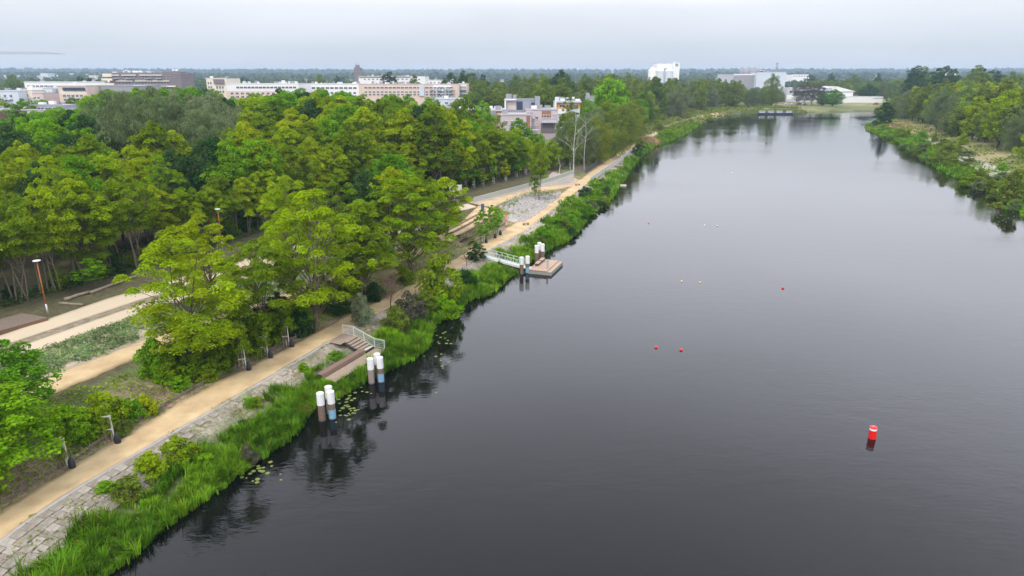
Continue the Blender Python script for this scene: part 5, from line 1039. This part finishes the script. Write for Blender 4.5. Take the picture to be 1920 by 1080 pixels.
# boats moored at the far shore, parked cars behind
HULL = mat('hull_blue', (.02, .035, .08), .4)
BD = [(1430, 'westernmost dark blue cabin boat moored at the far shore, under the ragged willow'), (1446, 'dark blue cabin boat, second in the moored row'), (1461, 'dark blue cabin boat with white roof, third in the moored row'), (1478, 'last dark blue cabin boat of the moored row, nearest the alders')]
for i, (px, lb) in enumerate(BD):
    x, y = G(px, 214.6, 0); o = thing('cabin_boat', lb, 'boat', (x, y, 0), R(3), 'cabin boats moored at the far shore')
    b = MB(); w_, l_ = 1.4, 3.7; b.v = [Vector(v) for v in [(-l_, -w_*.8, 0), (l_*.7, -w_, 0), (l_*1.05, 0, .15), (l_*.7, w_, 0), (-l_, w_*.8, 0), (-l_, -w_*.95, 1.2), (l_*.7, -w_*1.1, 1.25), (l_*1.2, 0, 1.45), (l_*.7, w_*1.1, 1.25), (-l_, w_*.95, 1.2)]]
    b.f = [(0, 1, 6, 5), (1, 2, 7, 6), (2, 3, 8, 7), (3, 4, 9, 8), (4, 0, 5, 9), (5, 6, 7, 8, 9)]; b.build('hull', HULL, o)
    MB().box((-.6+.3*i, 0, 1.85), (3.6, 1.9, 1.2)).build('cabin', WHITE, o, bevel=.1); MB().box((-.6+.3*i, 0, 1.95), (3.3, 1.95, .45)).build('window', GLASSD, o); MB().box((-.6+.3*i, 0, 2.5), (4.1, 2.2, .12)).build('roof', WHITE, o)
cols_ = [(.7, .7, .7), (.6, .62, .65), (.05, .05, .06), (.7, .7, .68), (.35, .03, .03)]
cn = ['white', 'silver', 'black', 'cream', 'dark red']
for i, px in enumerate((1476, 1487, 1498, 1509, 1642)):
    x, y = G(px, 196.5, 2.6); o = thing('parked_car', cn[i]+(' car parked on the track behind the far shore' if i < 4 else ' van parked alone at the far shore meadow'), 'car' if i < 4 else 'van', (x, y, H1(x, y)), R(4), 'cars parked behind the far shore')
    cm_ = mat('car_paint_'+cn[i].replace(' ', '_'), cols_[i], .3); h_ = .25 if i < 4 else .6
    b = MB(); prof_ = [(-2.2, .35), (-2.2, .95), (-1.5, 1.0), (-1.1, 1.2+h_), (.7, 1.2+h_), (1.3, 1.0), (2.15, .85), (2.2, .35)]; n = len(prof_)
    b.v = [Vector((a, -.85, c)) for a, c in prof_]+[Vector((a, .85, c)) for a, c in prof_]; b.f = [tuple(range(n)), tuple(range(n, 2*n))[::-1]]+[(k, k+n, (k+1) % n+n, (k+1) % n) for k in range(n)]; b.build('body', cm_, o)
    MB().box((-.2, 0, 1.12+h_*.5), (1.7, 1.74, .38)).build('window', GLASSD, o)
    for sx in (-1.35, 1.4):
        for sy in (-.8, .8): MB().tube([(sx, sy-.1, .33), (sx, sy+.1, .33)], .33, 12).build('wheel', BAG, o)

# ------------------------------------------------------------------ buildings
BM = {k: mat('wall_'+k, c, .85, noise=.1, nscale=.3) for k, c in dict(lilac=(.52, .45, .46), brown=(.12, .065, .055), brick=(.19, .165, .18), cream=(.74, .67, .55), white=(.76, .76, .75), palegrey=(.55, .6, .66), grey=(.3, .3, .33), salmon=(.66, .52, .44), orange=(.60, .33, .07), zinc=(.30, .31, .36), wood=(.30, .15, .08), roofgrey=(.36, .36, .37), steel=(.46, .48, .52), navy=(.04, .06, .1), pink=(.62, .5, .48), teal=(.05, .1, .13)).items()}
WINM = {}
def building(name, label, cat, px0, px1, pt, Y, D, m, items=(), base=None, parapet=.35, units=0, roofm='roofgrey', seed=0):
    """front face at distance Y between the pixel columns, roof edge at pixel row pt; items are set on the front face"""
    x0, zt = AT(px0, pt, Y); x1, _ = AT(px1, pt, Y); xc = (x0+x1)/2; zb = 2.0 if base is None else base; w_ = x1-x0; H_ = zt-zb
    o = thing(name, label, cat, (xc, Y, zb)); q = random.Random(seed)
    MB().box((0, D/2, H_/2), (w_, D, H_)).build('wall', BM[m], o)
    MB().box((0, D/2, H_+.06), (w_+.3, D+.3, .14)).build('roof', BM[roofm], o)
    if parapet: MB().box((0, .1, H_+.13+parapet/2), (w_+.2, .25, parapet)).build('parapet', BM[m], o)
    def loc(px, py): X, Z = AT(px, py, Y); return X-xc, Z-zb
    for it in items:
        if it[0] == 'box':            # name, px0, px1, py0, py1, material, how far it stands out
            _, nm, a, b_, c, d, mm_, out_ = it; X0, Z1 = loc(a, c); X1, Z0 = loc(b_, d); yb, db = (-out_/2, out_+.3) if out_ > .35 else (.1, .3+out_*.06); MB().box(((X0+X1)/2, yb, (Z0+Z1)/2), (X1-X0, db, Z1-Z0)).build(nm, BM.get(mm_, None) or mm_, o)
        elif it[0] == 'win':          # px0, px1, py0, py1, columns, rows, fill
            _, a, b_, c, d, nx, ny, fill = it; X0, Z1 = loc(a, c); X1, Z0 = loc(b_, d); cw, ch = (X1-X0)/nx, (Z1-Z0)/ny
            kf = (round(cw*fill, 2), round(ch*.62, 2))
            if kf not in WINM: WINM[kf] = (MB().box((0, -.05, 0), (kf[0], .16, kf[1])).mesh('window', GLASSD), MB().box((0, -.06, kf[1]/2), (kf[0]+.2, .2, .12)).box((0, -.08, -kf[1]/2), (kf[0]+.2, .24, .12)).box((0, -.06, 0), (.1, .22, kf[1])).mesh('frame', WHITE))
            for i in range(nx):
                for j in range(ny):
                    wo = link('window', WINM[kf][0], None, o, (X0+cw*(i+.5), 0, Z0+ch*(j+.5))); link('frame', WINM[kf][1], None, wo)
        elif it[0] == 'balc':
            _, a, b_, py, ht = it; X0, Z0 = loc(a, py); X1, _ = loc(b_, py); c = (X0+X1)/2
            bo = MB().box((c, -.75, Z0), (X1-X0, 1.5, .2)).build('balcony', BM['palegrey'], o); q2 = MB().box((c, -1.48, Z0+1.05), (X1-X0, .06, .06)); [q2.box((X0+(X1-X0)*k/8, -1.48, Z0+.55), (.06, .05, 1.0)) for k in range(9)]; r2 = q2.build('railing', DARKM, bo)
    for k in range(units):
        a, b_, c = q.uniform(.8, 2.2), q.uniform(.8, 2.), q.uniform(.7, 1.8); MB().box((q.uniform(-.46, .46)*w_, q.uniform(.15, .8)*D, H_+.13+c/2), (a, b_, c)).build('rooftop_unit', BM[q.choice(['zinc', 'palegrey', 'white', 'grey'])], o)
    return o, loc
# the near flats at the left
building('apartment_block', 'lilac and brown flats just behind the wood, closest of the estate', 'apartment building', -60, 147, 207, 262, 26, 'lilac', [('box', 'brown_panel', -60, 54, 194+14, 226, 'brown', .3), ('box', 'brown_panel', 128, 138, 208, 226, 'brown', .3), ('win', 36, 54, 213, 224, 2, 1, .6), ('win', 74, 122, 210, 224, 4, 1, .5)], units=4, seed=1)
building('roof_terrace', 'grey roof storey set back on top of the lilac flats', 'building', 50, 116, 198, 268, 10, 'zinc', [('win', 55, 112, 200, 206, 4, 1, .7)], units=3, seed=2)
building('terraced_house', 'pale blue-grey terrace house at the far left of the estate', 'house', -40, 33, 171, 330, 20, 'palegrey', [('win', -30, 30, 176, 200, 5, 3, .35), ('balc', 8, 20, 187, 1), ('balc', 8, 20, 196, 1)], units=3, seed=3)
building('terraced_house', 'cream rendered house next to the pale blue-grey one', 'house', 33, 60, 170, 336, 18, 'cream', [('win', 34, 58, 175, 198, 3, 3, .35)], units=2, seed=4)
building('terraced_house', 'pinkish white stepped house with balconies left of the orange house', 'house', 60, 80, 175, 326, 16, 'pink', [('win', 61, 79, 180, 200, 2, 3, .45), ('balc', 61, 70, 188, 1)], units=1, seed=5)
building('terraced_house', 'blue-grey house with deep balcony left of the orange house', 'house', 80, 108, 166, 345, 18, 'palegrey', [('win', 82, 106, 170, 196, 3, 3, .5), ('balc', 84, 104, 182, 1), ('balc', 84, 104, 190, 1)], units=2, seed=6)
building('terraced_house', 'orange and cream house with a long dark roof band', 'house', 108, 161, 162, 320, 22, 'salmon', [('box', 'dark_band', 118, 160, 164, 169.5, 'navy', .4), ('box', 'cream_band', 113, 161, 170, 176, 'cream', .3), ('win', 116, 160, 176, 198, 5, 3, .55), ('balc', 126, 150, 184, 1)], units=1, seed=7)
building('apartment_block', 'long low white block behind the orange house', 'apartment building', 45, 196, 154.5, 430, 26, 'white', [('win', 50, 114, 159, 164, 8, 1, .7), ('win', 117, 190, 160, 164, 9, 1, .4)], units=6, seed=8)
building('grey_block', 'plain grey windowless block with a teal glazed corner', 'apartment building', 160, 250, 161.5, 330, 26, 'grey', [('box', 'glazing', 198, 208, 167, 180, 'teal', .2), ('box', 'pale_panel', 188, 197, 163, 182, 'zinc', .25)], units=0, seed=9)
bk, _ = building('brick_flats', 'dark grey brick flats with cream balconies, tallest of the estate', 'apartment building', 203, 338, 137.5, 420, 16, 'brick',
 [('box', 'cream_end', 193, 211, 138, 144, 'cream', 1.0), ('box', 'cream_end', 192, 213, 147, 151, 'cream', 1.2), ('box', 'cream_end', 196, 216, 156, 160, 'cream', 1.2)]+
 [('box', 'cream_surround', a, b, c, c+1.6, 'cream', .5) for a, b, c in ((210, 224, 140.2), (228, 256, 140), (261, 305, 140), (218, 250, 151), (254, 285, 151), (286, 318, 151))]+
 [('win', 211, 224, 141, 147, 3, 1, .8), ('win', 229, 255, 141, 147, 5, 1, .75), ('win', 262, 304, 141, 147, 7, 1, .6), ('win', 308, 322, 141, 147, 2, 1, .5), ('win', 219, 316, 152, 159, 16, 1, .6), ('win', 219, 316, 162, 169, 16, 1, .6)]+
 [('balc', a, b, c, 1) for a, b, c in ((212, 222, 147.5), (236, 250, 147.5), (273, 284, 147.5), (293, 304, 147.5), (222, 250, 160), (256, 282, 160), (288, 314, 160))]+[('box', 'cream_base', 232, 330, 160.5, 163, 'cream', .7)], units=16, seed=10)
building('roof_studio', 'dark penthouse storey along the right end of the brick flats', 'building', 304, 336, 134.6, 424, 10, 'brick', [], base=24, units=3, seed=11)
building('apartment_block', 'cream flats with a dark box penthouse behind the wood', 'apartment building', 386, 424, 147.5, 470, 24, 'cream', [('box', 'penthouse_front', 401, 421, 148.5, 157, 'brick', 1.), ('win', 388, 400, 152, 175, 2, 3, .5), ('win', 404, 422, 160, 176, 3, 2, .5)], units=2, seed=12)
building('apartment_block', 'white and salmon flats with long window bands behind the wood', 'apartment building', 424, 560, 157.5, 440, 26, 'white', [('win', 442, 556, 161, 167, 16, 1, .75), ('box', 'salmon_base', 424, 532, 170.5, 186, 'salmon', .3), ('win', 430, 528, 172, 185, 10, 2, .5)], units=14, seed=13)
building('apartment_block', 'white flats behind the dark maples of the wood', 'apartment building', 560, 672, 158, 470, 26, 'white', [('win', 566, 670, 162, 168, 12, 1, .7), ('win', 566, 670, 171, 184, 12, 2, .5)], units=14, seed=14)
building('apartment_block', 'salmon flats with stacked dark balconies, ending towards the river', 'apartment building', 672, 860, 158.5, 430, 18, 'salmon', [('win', 682, 850, 162, 167, 22, 1, .7), ('win', 682, 850, 170, 180, 22, 2, .55), ('box', 'white_bay', 786, 796, 160, 180, 'palegrey', .6), ('box', 'white_panel', 812, 846, 159, 184, 'white', .25), ('win', 813, 846, 162, 183, 6, 3, .5)]+[('balc', a, a+9, c, 1) for a in (806, 818, 832, 843) for c in (168, 175, 182)], units=12, seed=15)
building('apartment_wing', 'end wing of the salmon flats with a grid of loggias', 'apartment building', 860, 875, 157.5, 440, 24, 'salmon', [('box', 'white_panel', 862, 874.5, 158.5, 190, 'white', .2), ('win', 862, 874, 160, 184, 5, 3, .65)]+[('balc', 861, 875, c, 1) for c in (168, 176)], units=1, seed=16)
building('white_hall', 'long white building standing high behind the salmon flats', 'building', 672, 797, 143.8, 640, 30, 'white', [('box', 'brown_eaves', 672, 770, 143.6, 144.8, 'brown', .5), ('win', 680, 790, 147, 150.5, 14, 1, .4)], units=5, seed=17)
building('white_hall', 'white upper storeys between the long hall and the dark trees', 'building', 800, 858, 151, 520, 24, 'white', [('win', 804, 856, 153, 157, 7, 1, .4)], units=6, seed=18)
tw, _ = building('water_tower', 'dark square tower with a small turret, rising over the flats', 'tower', 663.5, 676, 127.5, 900, 10, 'brick', [('win', 665, 674, 133, 150, 2, 3, .3)], parapet=.6)
building('tower_turret', 'small dark turret with two thin masts on top of the tower', 'turret', 666, 673, 121.8, 903, 4, 'brick', [('box', 'mast', 666.3, 667, 117.5, 123, 'brick', .1), ('box', 'mast', 671.4, 672.1, 118.5, 123, 'brick', .1)], base=36, parapet=0)
building('low_house', 'low white house with two windows between green trees', 'house', 800, 866, 186.5, 330, 20, 'palegrey', [('win', 814, 860, 190, 196, 3, 1, .35), ('box', 'white_base', 818, 836, 197, 201, 'white', .5)], units=2, seed=19)
building('terraced_house', 'flat-roofed row house with dark roof dormers before the lilac house', 'house', 856, 945, 208.5, 270, 22, 'pink', [('box', 'dark_band', 856, 945, 204.5+4, 212, 'wood', .3), ('box', 'dormer', 903, 912, 198, 208, 'zinc', .6), ('box', 'dormer', 920, 930, 207, 217, 'zinc', .6), ('win', 862, 940, 213, 222, 8, 1, .5)], units=10, seed=20)
# the lilac house by the water, its two wings and the zinc upper storey
building('lilac_house', 'lilac rendered house with a brown timber loggia and balcony near the path', 'house', 986, 1046, 206.5, 243, 16, 'lilac', [('box', 'timber_loggia', 1016, 1033, 208, 221, 'wood', .35), ('win', 1017, 1032, 214, 222, 3, 1, .7), ('balc', 1015, 1043, 229, 1), ('win', 1004, 1009, 216, 226, 1, 1, .8), ('win', 1036, 1044, 212, 223, 2, 1, .3), ('win', 998, 1003, 219, 232, 1, 1, .5), ('box', 'dark_ground_floor', 1014, 1040, 232, 250, 'brick', .2)], units=3, seed=21)
building('lilac_wing', 'lower front wing of the lilac house with slot windows and a corner balcony', 'house', 940, 996, 216.5, 228, 15, 'lilac', [('box', 'timber_strip', 987, 994, 217.5, 240, 'wood', .3), ('win', 977, 986, 224, 240, 2, 1, .4), ('win', 945, 974, 224, 236, 3, 1, .3), ('balc', 986, 1010, 243, 1)], units=2, seed=22)
building('zinc_storey', 'grey zinc-clad top storey with dark glazing above the lilac house', 'house', 946, 1012, 187, 251, 10, 'zinc', [('box', 'pale_frame', 946, 968, 186, 188, 'white', 1.2), ('box', 'pale_frame', 946, 949, 187, 206, 'white', 1.2), ('box', 'glazing', 969, 980, 190, 206, 'navy', .1), ('box', 'chimney', 1003, 1012, 180.5, 207, 'zinc', 1.), ('box', 'glazing', 996, 1003, 192, 206, 'navy', .5), ('box', 'pale_recess', 950, 967, 189, 206, 'pink', .1)], base=8, units=2, seed=23)
building('orange_house', 'house with an orange top floor and grey roof equipment', 'house', 1041, 1088, 191.5, 290, 12, 'palegrey', [('box', 'orange_front', 1043, 1088, 192, 204, 'orange', .1), ('win', 1047, 1086, 194, 203, 3, 1, .6), ('box', 'roof_slab', 1040, 1090, 189, 192, 'palegrey', .8), ('box', 'pale_corner', 1040.5, 1043, 182, 206, 'white', .9), ('box', 'white_storey', 1046, 1066, 205, 214, 'white', .5)], units=12, seed=24)
building('low_house', 'grey-roofed low building right of the orange-fronted one', 'house', 1102, 1114, 183, 300, 10, 'zinc', [('win', 1103, 1113, 188, 194, 2, 1, .5)], units=2, seed=25)
# far works
sw, _ = building('silo_works', 'white silo works with stepped roof rising over the wide wood', 'factory', 1232, 1262, 119.5, 1000, 30, 'white', [('box', 'dark_gap', 1245, 1255, 128, 134, 'grey', .4)], base=4, units=2, seed=26)
building('silo_tower', 'white stair tower of the silo works with two dark windows', 'tower', 1262, 1275, 118, 996, 16, 'white', [('win', 1266, 1272, 119, 125, 1, 2, .9)], units=1, seed=27)
for i, (a, b_, t_) in enumerate(((1216, 1232, 126), (1231, 1246, 127.5), (1247, 1263, 127.5))):
    x0, zt = AT(a, t_, 985); x1, _ = AT(b_, t_, 985); rad = (x1-x0)/2; o = thing('silo', ('leftmost low white silo of the works', 'grey-banded silo in the middle of the works', 'silo next to the white stair tower')[i], 'silo', ((x0+x1)/2, 985, 2), 0, 'round silos of the works')
    MB().tube([(0, 0, 0), (0, 0, zt-6)], rad, 20, False).build('drum', BM['palegrey'] if i else BM['white'], o, smooth=True); MB().tube([(0, 0, zt-6), (0, 0, zt-2)], [rad*1.03, rad*.25], 20).build('cone_roof', BM['white'], o)
building('grey_factory', 'big pale grey factory hall on the far side of the wood', 'factory', 1376, 1474, 139.5, 760, 60, 'steel', [('box', 'cladding_panel', 1376, 1418, 143, 165, 'grey', .4), ('box', 'eaves', 1376, 1474, 138.5, 141, 'white', .6)], units=0, seed=28)
building('factory_wing', 'taller pale right-hand bay of the grey factory', 'factory', 1420, 1474, 135.8, 752, 30, 'palegrey', [('box', 'cladding_seam', 1446, 1447, 137, 165, 'grey', .1)], parapet=.3, seed=40)
for i, px in enumerate(np.linspace(1391, 1417, 7)):
    x, zt = AT(px, 126.5+(i % 3)*1.8, 775); o = thing('process_tank', 'slim steel tank in the cluster on the factory roof', 'tank', (x, 775, 26), 0, 'steel tanks on the factory roof'); MB().tube([(0, 0, 0), (0, 0, zt-26), (0, 0, zt-25.4)], [1.9, 1.9, .5], 10).build('drum', BM['grey'], o, smooth=True)
building('plant_room', 'dark plant room along the factory roof', 'building', 1420, 1452, 134.5, 785, 16, 'grey', [('box', 'duct', 1424, 1430, 133, 136, 'navy', 1.)], base=26, units=5, seed=29)
x, zt = AT(1457.5, 118, 780); o = thing('factory_chimney', 'slim grey stack with platforms on the factory roof', 'chimney', (x, 780, 26)); MB().tube([(0, 0, 0), (0, 0, zt-26)], [1.3, .8], 10).build('shaft', BM['zinc'], o, smooth=True)
for k in (.3, .65, 1.): MB().tube([(0, 0, (zt-26)*k-.6), (0, 0, (zt-26)*k)], 1.8, 12).build('platform', BM['grey'], o)
building('warehouse', 'grey and white warehouse with broad window bands at the far shore', 'warehouse', 1476, 1572, 166, 690, 40, 'steel', [('win', 1480, 1570, 168, 176, 12, 1, .7), ('box', 'white_base', 1476, 1572, 178, 186, 'white', .3)], units=2, seed=30)
o, lc = building('white_hall', 'white tent-like hall with one sloping side at the far shore', 'hall', 1569, 1600, 172, 680, 30, 'white', [], parapet=0)
x0, z0 = AT(1569, 162, 680); x1, _ = AT(1604, 172, 680); b = MB(); w_ = x1-x0; zz = AT(1600, 172, 680)[1]; b.v = [Vector(v) for v in [(x0, 679, zz+.2), (x1, 679, zz+.2), (x0, 679, z0), (x0, 712, zz+.2), (x1, 712, zz+.2), (x0, 712, z0)]]; b.f = [(0, 1, 2), (3, 5, 4), (0, 2, 5, 3), (2, 1, 4, 5), (0, 3, 4, 1)]
me = b.mesh('gable_roof', BM['white']); ob = link('gable_roof', me, None, o); ob.matrix_parent_inverse = Matrix.Translation(o.location).inverted()
building('low_hall', 'low red-roofed hall beside the white tent-like one', 'hall', 1598, 1618, 176.5, 700, 24, 'pink', [('box', 'red_eaves', 1598, 1618, 174.5, 177, 'brown', 1.)], roofm='brown')
building('low_hall', 'long low white hall behind the dark round tree', 'hall', 1583, 1656, 181.5, 670, 16, 'white', [('win', 1638, 1655, 178.5+4, 186, 8, 1, .5)], parapet=.2)
building('distant_hall', 'distant white hall on the plain behind the warehouses', 'hall', 1484, 1518, 140, 1500, 50, 'white', [('win', 1486, 1516, 141.5, 144, 6, 1, .6)])
q = random.Random(14)
for i in range(34):
    px = q.uniform(-40, 190) if i < 20 else q.uniform(1640, 1960); Y = q.uniform(2000, 2900); wpx = q.uniform(6, 16)
    building('distant_block', 'tiny pale block of flats on the hazy '+('western' if i < 20 else 'eastern')+' horizon', 'apartment building', px, px+wpx, q.uniform(137, 142), Y, 30, q.choice(['white', 'palegrey', 'cream']), [('win', px+.5, px+wpx-.5, 142.5, 147, 4, 2, .5)], parapet=0)
for o in list(COL.objects):
    if o.name.startswith('distant_block'): o['group'] = 'pale blocks on the horizon'
# tower crane: mast outside the frame, jib across the sky
x0, zj = AT(-95, 101, 800); x1, _ = AT(122, 101, 800); cr = thing('tower_crane', 'thin lattice tower crane whose jib reaches into the sky at the left', 'crane', (x0, 800, 2)); L = x1-x0; hj = zj-2; b = MB()
for sx, sy in ((-1, -1), (1, -1), (1, 1), (-1, 1)): b.tube([(sx, sy, 0), (sx, sy, hj+1)], .14, 4, False)
for k in range(int(hj/2.4)): zz = k*2.4; b.tube([(-1, -1, zz), (1, -1, zz+2.4)], .07, 4, False); b.tube([(1, 1, zz), (-1, 1, zz+2.4)], .07, 4, False); b.tube([(-1, 1, zz), (-1, -1, zz+2.4)], .07, 4, False)
CRM = mat('crane_grey', (.25, .3, .36), .5); b.build('mast', CRM, cr); b = MB()
for sy in (-.7, .7): b.tube([(-14, sy, hj), (L, sy, hj)], .22, 4, False)
b.tube([(0, 0, hj+2.2), (L*.8, 0, hj+1.8), (L*.97, 0, hj+.2)], .18, 4, False); n = 60
for k in range(n): a = L*.97*k/n; c = L*.97*(k+1)/n; hk = lambda t: 2.2 if t < L*.8 else 1.6*(1-(t/L-.8)/.18)+.1; b.tube([(a, -.7, hj), ((a+c)/2, 0, hj+max(.2, hk((a+c)/2))), (c, .7, hj)], .12, 4, False)
b.build('jib', CRM, cr); MB().box((-12, 0, hj-1), (4, 1.6, 2.4)).build('counterweight', BM['grey'], cr); MB().box((1.8, 0, hj-1.2), (1.8, 1.6, 2.)).build('cab', WHITE, cr)
b = MB(); b.tube([(0, 0, hj), (0, 0, hj+6)], .2, 5); b.tube([(0, 0, hj+6), (L*.6, 0, hj+2.2)], .05, 4, False); b.tube([(0, 0, hj+6), (-13, 0, hj)], .05, 4, False); b.build('tie_bars', CRM, cr)

# ------------------------------------------------------------------ labels of look-alikes told apart by distance
by = {}
for o in list(COL.objects):
    if o.parent is None and 'label' in o and 'category' in o: by.setdefault(o['label'], []).append(o)
for lb, os_ in by.items():
    if len(os_) < 2: continue
    g_ = os_[0].get('group') or (os_[0]['category']+'s alike'); os_.sort(key=lambda o: o.location.y)
    for k, o in enumerate(os_):
        o['group'] = g_
        if len(os_) <= 4: o['label'] = ('nearest ', 'farthest ' if len(os_) == 2 else 'second nearest ', 'farthest ' if len(os_) == 3 else 'third nearest ', 'farthest ')[k]+lb
# ------------------------------------------------------------------ haze
hz = MB().box((0, 2900, 28.5), (13000, 6600, 61)).build('haze', None); hm = bpy.data.materials.new('haze_air'); hm.use_nodes = True; t = hm.node_tree; t.nodes.clear()
pv = N(t, 'ShaderNodeVolumePrincipled'); pv.inputs['Color'].default_value = (.56, .72, .93, 1); pv.inputs['Density'].default_value = .00015; pv.inputs['Anisotropy'].default_value = .1
ho = N(t, 'ShaderNodeOutputMaterial'); t.links.new(pv.outputs[0], ho.inputs['Volume']); hz.data.materials.append(hm); tag(hz, 'thin bluish summer haze over the plain', None, None, 'stuff')
